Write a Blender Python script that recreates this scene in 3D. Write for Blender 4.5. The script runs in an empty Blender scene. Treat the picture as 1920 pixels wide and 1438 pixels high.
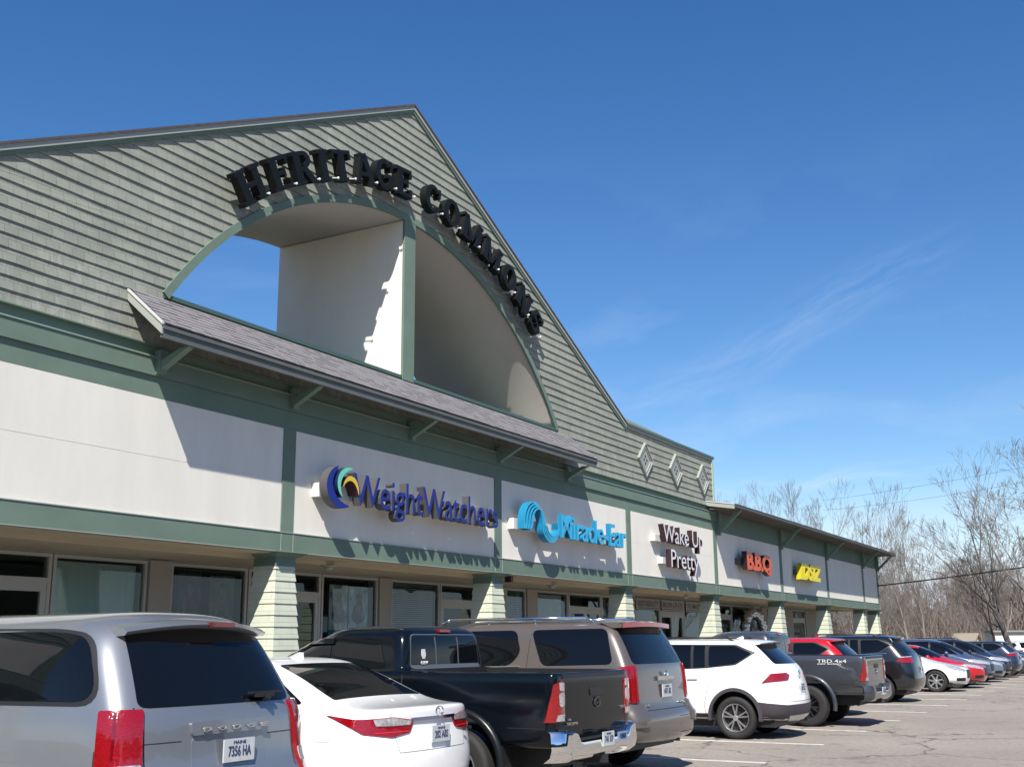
import bpy, bmesh, math, random
from mathutils import Vector, Matrix
from mathutils.bvhtree import BVHTree
R = math.radians
scene = bpy.context.scene
COL = scene.collection
random.seed(7)

# ---------------------------------------------------------------- camera
YAW, PITCH, ROLL = R(60.5757), R(12.9924), R(-0.44257)
CAM = Vector((0.0, -13.5, 1.62))
FW = Vector((math.sin(YAW)*math.cos(PITCH), math.cos(YAW)*math.cos(PITCH), math.sin(PITCH)))
R0 = Vector((math.cos(YAW), -math.sin(YAW), 0)); U0 = R0.cross(FW)
RT = R0*math.cos(ROLL) + U0*math.sin(ROLL); UP = -R0*math.sin(ROLL) + U0*math.cos(ROLL)
cd = bpy.data.cameras.new('camera'); cam = bpy.data.objects.new('camera', cd); COL.objects.link(cam)
m = Matrix((RT, UP, -FW)).transposed().to_4x4(); m.translation = CAM
cam.matrix_world = m
cd.sensor_width = 36; cd.lens = 36*2106.16/1920; cd.clip_end = 6000; cd.clip_start = 0.1
scene.camera = cam
FPX = 2106.16
def ray(px, py): return FW + RT*((px-960)/FPX) + UP*(-(py-719)/FPX)
def at(px, r, z=0.0):
    """point at horizontal distance r along the bearing of photo column px"""
    d = ray(px, 1190); d.z = 0; d.normalize()
    return Vector((CAM.x + d.x*r, CAM.y + d.y*r, z))

# ---------------------------------------------------------------- sky and sun
SUN = Vector((-1.42, -0.75, 1.67)).normalized()
w = bpy.data.worlds.new('World'); scene.world = w; w.use_nodes = True
nt = w.node_tree; nt.nodes.clear()
out = nt.nodes.new('ShaderNodeOutputWorld'); bg = nt.nodes.new('ShaderNodeBackground')
sky = nt.nodes.new('ShaderNodeTexSky'); sky.sky_type = 'NISHITA'; sky.sun_disc = False
sky.sun_elevation = math.asin(SUN.z); sky.sun_rotation = math.atan2(SUN.x, SUN.y)
sky.altitude = 0; sky.air_density = 1.0; sky.dust_density = 0.35; sky.ozone_density = 2.6
tc = nt.nodes.new('ShaderNodeTexCoord'); mp = nt.nodes.new('ShaderNodeMapping')
mp.inputs['Rotation'].default_value = (0, 0, R(-35)); mp.inputs['Scale'].default_value = (1.0, 3.2, 9.0)
nz = nt.nodes.new('ShaderNodeTexNoise'); nz.inputs['Scale'].default_value = 1.5; nz.inputs['Detail'].default_value = 7; nz.inputs['Roughness'].default_value = 0.55; nz.inputs['Distortion'].default_value = 0.4
rp = nt.nodes.new('ShaderNodeValToRGB'); rp.color_ramp.elements[0].position = 0.5; rp.color_ramp.elements[1].position = 0.82
sp = nt.nodes.new('ShaderNodeSeparateXYZ')
lo = nt.nodes.new('ShaderNodeMapRange'); lo.inputs[1].default_value = 0.42; lo.inputs[2].default_value = 0.06; lo.inputs[3].default_value = 0.0; lo.inputs[4].default_value = 0.42
mul = nt.nodes.new('ShaderNodeMath'); mul.operation = 'MULTIPLY'
lo2 = nt.nodes.new('ShaderNodeMapRange'); lo2.inputs[1].default_value = 0.135; lo2.inputs[2].default_value = 0.04; lo2.inputs[3].default_value = 0.0; lo2.inputs[4].default_value = 1.0
nz2 = nt.nodes.new('ShaderNodeTexNoise'); nz2.inputs['Scale'].default_value = 3.0; nz2.inputs['Detail'].default_value = 6
mp2 = nt.nodes.new('ShaderNodeMapping'); mp2.inputs['Scale'].default_value = (1, 1, 4.0)
rp2 = nt.nodes.new('ShaderNodeValToRGB'); rp2.color_ramp.elements[0].position = 0.3; rp2.color_ramp.elements[1].position = 0.6
mul2 = nt.nodes.new('ShaderNodeMath'); mul2.operation = 'MULTIPLY'
mx = nt.nodes.new('ShaderNodeMath'); mx.operation = 'MAXIMUM'
mix = nt.nodes.new('ShaderNodeMixRGB'); mix.inputs['Color2'].default_value = (6.0, 6.6, 7.8, 1)
hs = nt.nodes.new('ShaderNodeHueSaturation'); hs.inputs['Saturation'].default_value = 1.30; hs.inputs['Hue'].default_value = .506
L = nt.links.new
L(tc.outputs['Generated'], mp.inputs['Vector']); L(mp.outputs['Vector'], nz.inputs['Vector']); L(nz.outputs['Fac'], rp.inputs['Fac'])
L(tc.outputs['Generated'], mp2.inputs['Vector']); L(mp2.outputs['Vector'], nz2.inputs['Vector']); L(nz2.outputs['Fac'], rp2.inputs['Fac'])
L(tc.outputs['Generated'], sp.inputs['Vector']); L(sp.outputs['Z'], lo.inputs[0]); L(sp.outputs['Z'], lo2.inputs[0])
L(rp.outputs['Color'], mul.inputs[0]); L(lo.outputs[0], mul.inputs[1]); L(rp2.outputs['Color'], mul2.inputs[0]); L(lo2.outputs[0], mul2.inputs[1])
# one long wisp of cirrus rising to the right of the gable
def wisp(pa, pb, width, strength):
    da, db = ray(*pa).normalized(), ray(*pb).normalized(); nn = da.cross(db).normalized(); md = (da+db).normalized(); half = da.dot(md)
    def dot(v):
        n_ = nt.nodes.new('ShaderNodeVectorMath'); n_.operation = 'DOT_PRODUCT'; n_.inputs[1].default_value = v; L(nv.outputs[0], n_.inputs[0]); return n_
    nw = nt.nodes.new('ShaderNodeTexNoise'); nw.inputs['Scale'].default_value = 5; nw.inputs['Detail'].default_value = 6; L(tc.outputs['Generated'], nw.inputs['Vector'])
    sc_ = nt.nodes.new('ShaderNodeVectorMath'); sc_.operation = 'MULTIPLY_ADD'; sc_.inputs[1].default_value = (.05, .05, .05); L(nw.outputs['Color'], sc_.inputs[0]); L(tc.outputs['Generated'], sc_.inputs[2])
    nv = nt.nodes.new('ShaderNodeVectorMath'); nv.operation = 'NORMALIZE'; L(sc_.outputs[0], nv.inputs[0])
    a_ = dot(nn); ab = nt.nodes.new('ShaderNodeMath'); ab.operation = 'ABSOLUTE'; L(a_.outputs['Value'], ab.inputs[0])
    m1 = nt.nodes.new('ShaderNodeMapRange'); m1.interpolation_type = 'SMOOTHSTEP'; m1.inputs[1].default_value = width; m1.inputs[2].default_value = 0; m1.inputs[3].default_value = 0; m1.inputs[4].default_value = strength; L(ab.outputs[0], m1.inputs[0])
    b_ = dot(md); m2 = nt.nodes.new('ShaderNodeMapRange'); m2.interpolation_type = 'SMOOTHSTEP'; m2.inputs[1].default_value = half-.012; m2.inputs[2].default_value = 1-(1-half)*.35; L(b_.outputs['Value'], m2.inputs[0])
    nf = nt.nodes.new('ShaderNodeTexNoise'); nf.inputs['Scale'].default_value = 1; nf.inputs['Detail'].default_value = 9; nf.inputs['Roughness'].default_value = .62
    t_ = dot(md.cross(nn)); cx_ = nt.nodes.new('ShaderNodeCombineXYZ'); k1 = nt.nodes.new('ShaderNodeMath'); k1.operation = 'MULTIPLY'; k1.inputs[1].default_value = 80; k2 = nt.nodes.new('ShaderNodeMath'); k2.operation = 'MULTIPLY'; k2.inputs[1].default_value = 13
    L(a_.outputs['Value'], k1.inputs[0]); L(t_.outputs['Value'], k2.inputs[0]); L(k1.outputs[0], cx_.inputs[0]); L(k2.outputs[0], cx_.inputs[1]); L(cx_.outputs[0], nf.inputs['Vector'])
    m3 = nt.nodes.new('ShaderNodeMapRange'); m3.inputs[1].default_value = .38; m3.inputs[2].default_value = .66; L(nf.outputs['Fac'], m3.inputs[0])
    q1 = nt.nodes.new('ShaderNodeMath'); q1.operation = 'MULTIPLY'; L(m1.outputs[0], q1.inputs[0]); L(m2.outputs[0], q1.inputs[1])
    q2 = nt.nodes.new('ShaderNodeMath'); q2.operation = 'MULTIPLY'; L(q1.outputs[0], q2.inputs[0]); L(m3.outputs[0], q2.inputs[1]); return q2
mx0 = nt.nodes.new('ShaderNodeMath'); mx0.operation = 'MAXIMUM'; L(mul.outputs[0], mx0.inputs[0]); L(wisp((1170, 720), (1640, 490), .035, .13).outputs[0], mx0.inputs[1])
mx1 = nt.nodes.new('ShaderNodeMath'); mx1.operation = 'MAXIMUM'; L(mx0.outputs[0], mx1.inputs[0]); L(wisp((1290, 870), (1580, 840), .012, .3).outputs[0], mx1.inputs[1])
L(mx1.outputs[0], mx.inputs[0]); L(mul2.outputs[0], mx.inputs[1]); L(mx.outputs[0], mix.inputs['Fac'])
L(sky.outputs['Color'], hs.inputs['Color']); L(hs.outputs['Color'], mix.inputs['Color1']); L(mix.outputs['Color'], bg.inputs['Color']); L(bg.outputs[0], out.inputs[0])
bg.inputs['Strength'].default_value = 0.091
sl = bpy.data.lights.new('sun', 'SUN'); sl.energy = 5.0; sl.angle = R(0.53); sl.color = (1.0, 0.95, 0.87)
so = bpy.data.objects.new('sun', sl); COL.objects.link(so); so.rotation_euler = (-SUN).to_track_quat('-Z', 'Y').to_euler(); so.location = (0, -20, 40)
scene.view_settings.view_transform = 'Standard'; scene.view_settings.look = 'None'
scene.view_settings.exposure = 0.62; scene.view_settings.gamma = 1.0
scene.render.engine = 'CYCLES'

# ---------------------------------------------------------------- materials
MATS = {}
AF = 0.86
def mat(name, col, rough=0.6, metal=0.0, coat=0.0, spec=0.5, noise=None, bump=None, emit=None):
    if name in MATS: return MATS[name]
    mt = bpy.data.materials.new(name); mt.use_nodes = True; t = mt.node_tree
    if metal < .7: col = tuple(c_*AF for c_ in col)
    b = t.nodes['Principled BSDF']
    b.inputs['Base Color'].default_value = (*col, 1); b.inputs['Roughness'].default_value = rough
    b.inputs['Metallic'].default_value = metal; b.inputs['Coat Weight'].default_value = coat
    b.inputs['Coat Roughness'].default_value = 0.03; b.inputs['Specular IOR Level'].default_value = spec
    if noise or bump:
        co = t.nodes.new('ShaderNodeTexCoord')
    if noise:   # (scale, amount, stretch)
        sc, am, st = noise
        mpp = t.nodes.new('ShaderNodeMapping'); mpp.inputs['Scale'].default_value = st
        n = t.nodes.new('ShaderNodeTexNoise'); n.inputs['Scale'].default_value = sc; n.inputs['Detail'].default_value = 8; n.inputs['Roughness'].default_value = .65
        r_ = t.nodes.new('ShaderNodeMapRange'); r_.inputs[1].default_value = 0.3; r_.inputs[2].default_value = 0.7
        r_.inputs[3].default_value = 1-am; r_.inputs[4].default_value = 1+am
        vm = t.nodes.new('ShaderNodeVectorMath'); vm.operation = 'SCALE'; vm.inputs[0].default_value = col
        t.links.new(co.outputs['Object'], mpp.inputs[0]); t.links.new(mpp.outputs[0], n.inputs['Vector']); t.links.new(n.outputs['Fac'], r_.inputs[0])
        t.links.new(r_.outputs[0], vm.inputs['Scale']); t.links.new(vm.outputs[0], b.inputs['Base Color'])
    if bump:    # (scale, distance)
        n2 = t.nodes.new('ShaderNodeTexNoise'); n2.inputs['Scale'].default_value = bump[0]; n2.inputs['Detail'].default_value = 6
        bp = t.nodes.new('ShaderNodeBump'); bp.inputs['Distance'].default_value = bump[1]; bp.inputs['Strength'].default_value = 1
        t.links.new(co.outputs['Object'], n2.inputs['Vector']); t.links.new(n2.outputs['Fac'], bp.inputs['Height']); t.links.new(bp.outputs[0], b.inputs['Normal'])
    MATS[name] = mt; return mt
def paint(name, col, metal=0.0, rough=0.35):
    m_ = mat(name, col, rough, metal, coat=1.0, noise=(1.3, .05, (1, 1, 1)))
    return m_
def shingle_mat(name, c1, c2, bw, rh, wear=0.0, mort=None):
    mt = bpy.data.materials.new(name); mt.use_nodes = True; t = mt.node_tree; b = t.nodes['Principled BSDF']
    b.inputs['Roughness'].default_value = 0.85; b.inputs['Specular IOR Level'].default_value = .15
    co = t.nodes.new('ShaderNodeTexCoord'); sx = t.nodes.new('ShaderNodeSeparateXYZ'); cb = t.nodes.new('ShaderNodeCombineXYZ')
    ad = t.nodes.new('ShaderNodeMath'); ad.operation = 'ADD'
    t.links.new(co.outputs['Object'], sx.inputs[0]); t.links.new(sx.outputs[0], ad.inputs[0]); t.links.new(sx.outputs[1], ad.inputs[1])
    t.links.new(ad.outputs[0], cb.inputs[0]); t.links.new(sx.outputs[2], cb.inputs[1])
    br = t.nodes.new('ShaderNodeTexBrick'); br.inputs['Scale'].default_value = 1; br.inputs['Brick Width'].default_value = bw; br.inputs['Row Height'].default_value = rh
    br.inputs['Mortar Size'].default_value = 0.004; br.inputs['Mortar Smooth'].default_value = 0.6; br.offset = 0.37; br.inputs['Bias'].default_value = -0.1
    br.inputs['Color1'].default_value = (*c1, 1); br.inputs['Color2'].default_value = (*c2, 1)
    mm = mort or tuple(x*0.66 for x in c1)
    br.inputs['Mortar'].default_value = (*mm, 1)
    t.links.new(cb.outputs[0], br.inputs['Vector'])
    n = t.nodes.new('ShaderNodeTexNoise'); n.inputs['Scale'].default_value = 0.9; n.inputs['Detail'].default_value = 9; n.inputs['Roughness'].default_value = 0.7
    t.links.new(co.outputs['Object'], n.inputs['Vector'])
    mr = t.nodes.new('ShaderNodeMapRange'); mr.inputs[1].default_value = .3; mr.inputs[2].default_value = .7; mr.inputs[3].default_value = .84; mr.inputs[4].default_value = 1.14
    t.links.new(n.outputs['Fac'], mr.inputs[0])
    vm = t.nodes.new('ShaderNodeVectorMath'); vm.operation = 'SCALE'; t.links.new(br.outputs['Color'], vm.inputs[0]); t.links.new(mr.outputs[0], vm.inputs['Scale'])
    last = vm.outputs[0]
    if wear:
        n3 = t.nodes.new('ShaderNodeTexNoise'); n3.inputs['Scale'].default_value = 3.2; n3.inputs['Detail'].default_value = 10; n3.inputs['Roughness'].default_value = .75
        mp_ = t.nodes.new('ShaderNodeMapping'); mp_.inputs['Scale'].default_value = (1.6, 1, .5)
        t.links.new(co.outputs['Object'], mp_.inputs[0]); t.links.new(mp_.outputs[0], n3.inputs['Vector'])
        hz = t.nodes.new('ShaderNodeMapRange'); hz.inputs[1].default_value = 7.6; hz.inputs[2].default_value = 6.3; hz.inputs[3].default_value = 0; hz.inputs[4].default_value = .13
        t.links.new(sx.outputs[2], hz.inputs[0])
        ad2 = t.nodes.new('ShaderNodeMath'); ad2.operation = 'ADD'; t.links.new(n3.outputs['Fac'], ad2.inputs[0]); t.links.new(hz.outputs[0], ad2.inputs[1])
        r3 = t.nodes.new('ShaderNodeMapRange'); r3.inputs[1].default_value = .62; r3.inputs[2].default_value = .71; r3.inputs[3].default_value = 0; r3.inputs[4].default_value = wear
        t.links.new(ad2.outputs[0], r3.inputs[0])
        mxx = t.nodes.new('ShaderNodeMixRGB'); mxx.inputs['Color2'].default_value = (.38, .38, .34, 1)
        t.links.new(r3.outputs[0], mxx.inputs['Fac']); t.links.new(last, mxx.inputs['Color1']); last = mxx.outputs[0]
    t.links.new(last, b.inputs['Base Color'])
    bp = t.nodes.new('ShaderNodeBump'); bp.inputs['Distance'].default_value = 0.006; bp.inputs['Strength'].default_value = .6
    t.links.new(br.outputs['Fac'], bp.inputs['Height']); bp.invert = True; t.links.new(bp.outputs[0], b.inputs['Normal'])
    MATS[name] = mt; return mt

# building colours
GREEN = mat('green_paint', (.165, .232, .187), .7, spec=.15, noise=(1.1, .09, (1, 1, 2)), bump=(60, .0015))
GREEN_D = mat('green_metal', (.07, .12, .10), .4)
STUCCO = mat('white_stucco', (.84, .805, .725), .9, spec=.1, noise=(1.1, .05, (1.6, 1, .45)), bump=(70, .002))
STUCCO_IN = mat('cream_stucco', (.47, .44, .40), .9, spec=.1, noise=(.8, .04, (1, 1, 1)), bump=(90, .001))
SOFFIT = mat('beige_soffit', (.62, .53, .38), .9, spec=.1, noise=(1.2, .05, (1, 1, 1)))
WALLSH = shingle_mat('wall_shingles', (.25, .262, .225), (.288, .300, .256), .23, .2, wear=.55)
COLSH = shingle_mat('column_shingles', (.50, .53, .42), (.53, .56, .455), .9, .2)
ROOFSH = None
RAKE = mat('pale_rake_board', (.36, .38, .34), .5)
ALU = mat('painted_aluminium', (.52, .52, .5), .4)
DARKIN = mat('dark_interior', (.02, .02, .02), .9)
BLACK = mat('black_metal', (.006, .007, .007), .55, spec=.25)
BRACKET = mat('green_bracket', (.17, .25, .2), .55)
CHROME = mat('chrome', (.8, .8, .8), .08, 1.0)
TYRE = mat('tyre_rubber', (.018, .018, .018), .75, bump=(40, .002))
TRIM = mat('black_trim', (.015, .015, .016), .5)
PLAST = mat('grey_cladding', (.05, .045, .055), .6)
GLASSD = mat('tinted_glass', (.004, .005, .007), .03, spec=.42)
REDL = mat('red_lens', (.26, .002, .005), .1, coat=1.0, noise=(30, .22, (1, 1, 3)), bump=(45, .003))
REDD = mat('dark_red_lens', (.16, .002, .006), .1, coat=1.0)
CLEARL = mat('clear_lens', (.55, .55, .56), .12, .4, coat=1.0, noise=(30, .5, (1, 1, 1)))
WHITEP = mat('white_plate', (.52, .56, .57), .4, noise=(14, .12, (1, 1, 1)))
PLATEINK = mat('plate_ink', (.03, .05, .12), .5)
ALLOY = mat('alloy_silver', (.62, .62, .63), .28, .85)
ALLOYD = mat('alloy_dark', (.06, .06, .065), .35, .6)

# thin clear shop glass: transparent with a mirror share that rises with the angle
def shopglass():
    mt = bpy.data.materials.new('shop_glass'); mt.use_nodes = True; t = mt.node_tree; t.nodes.clear()
    o = t.nodes.new('ShaderNodeOutputMaterial'); tr = t.nodes.new('ShaderNodeBsdfTransparent'); tr.inputs[0].default_value = (.78, .87, .85, 1)
    g = t.nodes.new('ShaderNodeBsdfGlossy'); g.inputs['Roughness'].default_value = .01; g.inputs['Color'].default_value = (.75, .9, .9, 1)
    f = t.nodes.new('ShaderNodeFresnel'); f.inputs[0].default_value = 1.55; mxs = t.nodes.new('ShaderNodeMixShader')
    t.links.new(f.outputs[0], mxs.inputs[0]); t.links.new(tr.outputs[0], mxs.inputs[1]); t.links.new(g.outputs[0], mxs.inputs[2]); t.links.new(mxs.outputs[0], o.inputs[0])
    return mt
SHOPGL = shopglass()

# ---------------------------------------------------------------- helpers
def link(name, me, mats, parent=None, loc=None):
    if not isinstance(mats, (list, tuple)): mats = [mats]
    for mt in mats: me.materials.append(mt)
    o = bpy.data.objects.new(name, me); COL.objects.link(o)
    if parent: o.parent = parent
    if loc: o.location = loc
    return o
def bm_obj(name, bm, mats, parent=None, smooth=None, loc=None):
    bmesh.ops.recalc_face_normals(bm, faces=bm.faces)
    me = bpy.data.meshes.new(name); bm.to_mesh(me); bm.free()
    if smooth:
        for p in me.polygons: p.use_smooth = True
        me.set_sharp_from_angle(angle=R(smooth))
    return link(name, me, mats, parent, loc)
def tag(o, label=None, cat=None, group=None, kind=None):
    if label: o['label'] = label
    if cat: o['category'] = cat
    if group: o['group'] = group
    if kind: o['kind'] = kind
    return o
def empty(name, loc=(0, 0, 0), rz=0.0, label=None, cat=None, group=None):
    o = bpy.data.objects.new(name, None); COL.objects.link(o); o.location = loc; o.rotation_euler = (0, 0, rz)
    return tag(o, label, cat, group)
def box(bm, x0, x1, y0, y1, z0, z1, mi=0):
    vs = [bm.verts.new((x, y, z)) for x in (x0, x1) for y in (y0, y1) for z in (z0, z1)]
    for f in ((0, 1, 3, 2), (4, 6, 7, 5), (0, 4, 5, 1), (2, 3, 7, 6), (0, 2, 6, 4), (1, 5, 7, 3)):
        fc = bm.faces.new([vs[i] for i in f]); fc.material_index = mi
def boxes(name, lst, mats, parent=None, bevel=0):
    bm = bmesh.new()
    for b in lst: box(bm, *b)
    if bevel: bmesh.ops.bevel(bm, geom=bm.edges[:], offset=bevel, segments=1, affect='EDGES')
    return bm_obj(name, bm, mats, parent)
def prism(bm, pts, a0, a1, axis='y', mi=0):
    """extrude a 2D polygon (u,v) along axis between a0 and a1. axis y: u=x v=z; axis x: u=y v=z; axis z: u=x v=y"""
    def P(u, v, a):
        return (u, a, v) if axis == 'y' else ((a, u, v) if axis == 'x' else (u, v, a))
    A = [bm.verts.new(P(u, v, a0)) for u, v in pts]; B = [bm.verts.new(P(u, v, a1)) for u, v in pts]
    fs = [bm.faces.new(A), bm.faces.new(B[::-1])]
    n = len(pts)
    for i in range(n): fs.append(bm.faces.new((A[i], B[i], B[(i+1) % n], A[(i+1) % n])))
    for f in fs: f.material_index = mi
    return fs
def tube(bm, p0, p1, r0, r1=None, n=8, mi=0, cap=True):
    p0 = Vector(p0); p1 = Vector(p1); r1 = r0 if r1 is None else r1
    d = (p1-p0)
    if d.length < 1e-6: return
    d.normalize(); a = Vector((0, 0, 1)) if abs(d.z) < .9 else Vector((1, 0, 0)); u = d.cross(a).normalized(); v = d.cross(u)
    A = []; B = []
    for i in range(n):
        t = 2*math.pi*i/n; e = u*math.cos(t)+v*math.sin(t)
        A.append(bm.verts.new(p0+e*r0)); B.append(bm.verts.new(p1+e*r1))
    for i in range(n):
        f = bm.faces.new((A[i], A[(i+1) % n], B[(i+1) % n], B[i])); f.material_index = mi; f.smooth = True
    if cap:
        bm.faces.new(A[::-1]).material_index = mi; bm.faces.new(B).material_index = mi
def text_bm(s, size=1.0, depth=0.02, bold=0.0, spacing=1.0, shear=0.0, align='CENTER', res=3, bevel=0.0):
    cu = bpy.data.curves.new('t', 'FONT'); cu.body = s; cu.size = size; cu.extrude = depth/2; cu.offset = bold; cu.space_character = spacing
    cu.shear = shear; cu.align_x = align; cu.resolution_u = res; cu.bevel_depth = bevel
    o = bpy.data.objects.new('t', cu); COL.objects.link(o)
    dg = bpy.context.evaluated_depsgraph_get(); me = bpy.data.meshes.new_from_object(o.evaluated_get(dg))
    bpy.data.objects.remove(o); bpy.data.curves.remove(cu)
    bm = bmesh.new(); bm.from_mesh(me); bpy.data.meshes.remove(me)
    return bm
ROTX = Matrix.Rotation(R(90), 4, 'X')   # text plane -> wall plane facing -Y
def fit_text(bm, x0, x1, z0, z1, y, flat=None):
    """scale text mesh (already upright in XZ) into a rectangle on the wall"""
    bmesh.ops.transform(bm, matrix=ROTX, verts=bm.verts)
    xs = [v.co.x for v in bm.verts]; zs = [v.co.z for v in bm.verts]
    ax, bx = min(xs), max(xs); az, bz = min(zs), max(zs)
    for v in bm.verts:
        v.co.x = x0 + (v.co.x-ax)/(bx-ax)*(x1-x0); v.co.z = z0 + (v.co.z-az)/(bz-az)*(z1-z0); v.co.y += y
    return bm
def split_side(bm, mi_side=1):
    for f in bm.faces:
        f.material_index = 0 if abs(f.normal.y) > .7 else mi_side
# ================================================================= ground
def sheet(name, x0, x1, y0, y1, z, m_, nx=1, ny=1):
    bm = bmesh.new()
    vs = [bm.verts.new(p) for p in ((x0, y0, z), (x1, y0, z), (x1, y1, z), (x0, y1, z))]; bm.faces.new(vs)
    return tag(bm_obj(name, bm, m_), kind='structure')
def asphalt():
    mt = bpy.data.materials.new('old_asphalt'); mt.use_nodes = True; t = mt.node_tree; b = t.nodes['Principled BSDF']; b.inputs['Roughness'].default_value = .9
    b.inputs['Specular IOR Level'].default_value = .25
    co = t.nodes.new('ShaderNodeTexCoord')
    def noise(sc, det=8, ro=.6, v=None):
        n = t.nodes.new('ShaderNodeTexNoise'); n.inputs['Scale'].default_value = sc; n.inputs['Detail'].default_value = det; n.inputs['Roughness'].default_value = ro
        t.links.new(v or co.outputs['Object'], n.inputs['Vector']); return n
    n1 = noise(.25); n2 = noise(11, 8, .85)
    rp_ = t.nodes.new('ShaderNodeValToRGB'); e = rp_.color_ramp.elements
    e[0].position = .3; e[0].color = (.232, .207, .18, 1); e[1].position = .7; e[1].color = (.30, .268, .232, 1)
    t.links.new(n1.outputs['Fac'], rp_.inputs[0])
    mr = t.nodes.new('ShaderNodeMapRange'); mr.inputs[1].default_value = .25; mr.inputs[2].default_value = .75; mr.inputs[3].default_value = .55; mr.inputs[4].default_value = 1.42
    t.links.new(n2.outputs['Fac'], mr.inputs[0])
    vm = t.nodes.new('ShaderNodeVectorMath'); vm.operation = 'SCALE'; t.links.new(rp_.outputs[0], vm.inputs[0]); t.links.new(mr.outputs[0], vm.inputs['Scale'])
    # cracks
    nd = noise(.9, 5); mxv = t.nodes.new('ShaderNodeMixRGB'); mxv.inputs[0].default_value = .18
    t.links.new(co.outputs['Object'], mxv.inputs[1]); 
    sc_ = t.nodes.new('ShaderNodeVectorMath'); sc_.operation = 'SCALE'; sc_.inputs['Scale'].default_value = 6; t.links.new(nd.outputs['Color'], sc_.inputs[0]); t.links.new(sc_.outputs[0], mxv.inputs[2])
    vo = t.nodes.new('ShaderNodeTexVoronoi'); vo.feature = 'DISTANCE_TO_EDGE'; vo.inputs['Scale'].default_value = .42; t.links.new(mxv.outputs[0], vo.inputs['Vector'])
    cr = t.nodes.new('ShaderNodeMapRange'); cr.inputs[1].default_value = 0; cr.inputs[2].default_value = .016; cr.inputs[3].default_value = .3; cr.inputs[4].default_value = 1
    t.links.new(vo.outputs['Distance'], cr.inputs[0])
    nm = noise(.13, 3); cm = t.nodes.new('ShaderNodeMapRange'); cm.inputs[1].default_value = .42; cm.inputs[2].default_value = .5; t.links.new(nm.outputs['Fac'], cm.inputs[0])
    mc = t.nodes.new('ShaderNodeMixRGB'); mc.inputs[1].default_value = (1, 1, 1, 1); t.links.new(cm.outputs[0], mc.inputs[0]); t.links.new(cr.outputs[0], mc.inputs[2])
    v2 = t.nodes.new('ShaderNodeVectorMath'); v2.operation = 'MULTIPLY'; t.links.new(vm.outputs[0], v2.inputs[0]); t.links.new(mc.outputs[0], v2.inputs[1])
    # oil and patch stains
    no = noise(1.4, 6, .6); om = t.nodes.new('ShaderNodeMapRange'); om.inputs[1].default_value = .58; om.inputs[2].default_value = .70; om.inputs[3].default_value = 1; om.inputs[4].default_value = .66; t.links.new(no.outputs['Fac'], om.inputs[0])
    v3 = t.nodes.new('ShaderNodeVectorMath'); v3.operation = 'SCALE'; t.links.new(v2.outputs[0], v3.inputs[0]); t.links.new(om.outputs[0], v3.inputs['Scale'])
    t.links.new(v3.outputs[0], b.inputs['Base Color'])
    bp = t.nodes.new('ShaderNodeBump'); bp.inputs['Distance'].default_value = .006; t.links.new(n2.outputs['Fac'], bp.inputs['Height']); t.links.new(bp.outputs[0], b.inputs['Normal'])
    return mt
GRASS = mat('spring_grass', (.17, .16, .07), .95, noise=(.3, .35, (1, 1, 1)), bump=(6, .05))
sheet('ground', -1500, 2500, -1500, 2500, -.03, GRASS)
sheet('parking_lot', -40, 82, -60, -2.7, 0.0, asphalt())
CONC = mat('concrete', (.19, .18, .165), .85, noise=(2.5, .12, (1, 1, 1)), bump=(40, .002))
bm = bmesh.new(); box(bm, -2, 66.5, -2.7, 3.2, -.03, .13); bmesh.ops.bevel(bm, geom=[e for e in bm.edges if all(abs(v.co.z-.13) < .01 for v in e.verts)], offset=.02, segments=1, affect='EDGES')
tag(bm_obj('sidewalk', bm, CONC), kind='structure')
LINE = mat('worn_white_paint', (.62, .6, .56), .8, noise=(5, .25, (1, 1, 1)))
bm = bmesh.new()
for k in range(-6, 17):
    x = 18.78 + 3.06*k
    box(bm, x-.05, x+.05, -8.57, -2.75, .0, .004)
tag(bm_obj('parking_lines', bm, LINE), kind='structure')
sheet('road', 82, 88, -200, 200, -.015, asphalt())

# ================================================================= building
B = empty('shopping_plaza', (19.4, 0, 0), 0, 'long shopping plaza with sage green trim and a tall shingled gable with arched opening', 'building')
OX = Vector((19.4, 0, 0))
def bp_(o):   # re-parent a mesh built in world coordinates
    return o
class P_:      # builder whose world coordinates become local to the plaza
    pass
def bpart(name, bm, mats, parent=None, smooth=None):
    """mesh in world coords; parent chain origin is OX"""
    bmesh.ops.translate(bm, vec=-OX, verts=bm.verts)
    return bm_obj(name, bm, mats, parent or B, smooth)
def bboxes(name, lst, mats, parent=None, bevel=0):
    bm = bmesh.new()
    for b in lst: box(bm, *b)
    if bevel: bmesh.ops.bevel(bm, geom=bm.edges[:], offset=bevel, segments=1, affect='EDGES')
    return bpart(name, bm, mats, parent)
XC, APEX, ZP = 19.38, 13.54, 8.06
XL, XR, XE, XW = 0.2, 38.58, 65.1, 38.58
FL, FR = 8.36, 30.85
CZ, CR = 2.34, 8.38      # arch circle
def top(x):
    if x <= FL or x >= FR: return ZP
    return ZP + (APEX-ZP)*((x-FL)/(XC-FL) if x < XC else (FR-x)/(FR-XC))
def topinv(z, side):
    t = (z-ZP)/(APEX-ZP); return FL + t*(XC-FL) if side < 0 else FR - t*(FR-XC)
def arch(x, r=CR): 
    d = r*r-(x-XC)**2
    return CZ + math.sqrt(max(d, 0))
ZO = 7.12                # bottom of the opening
HW = math.sqrt(CR**2-(ZO-CZ)**2)
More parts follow.
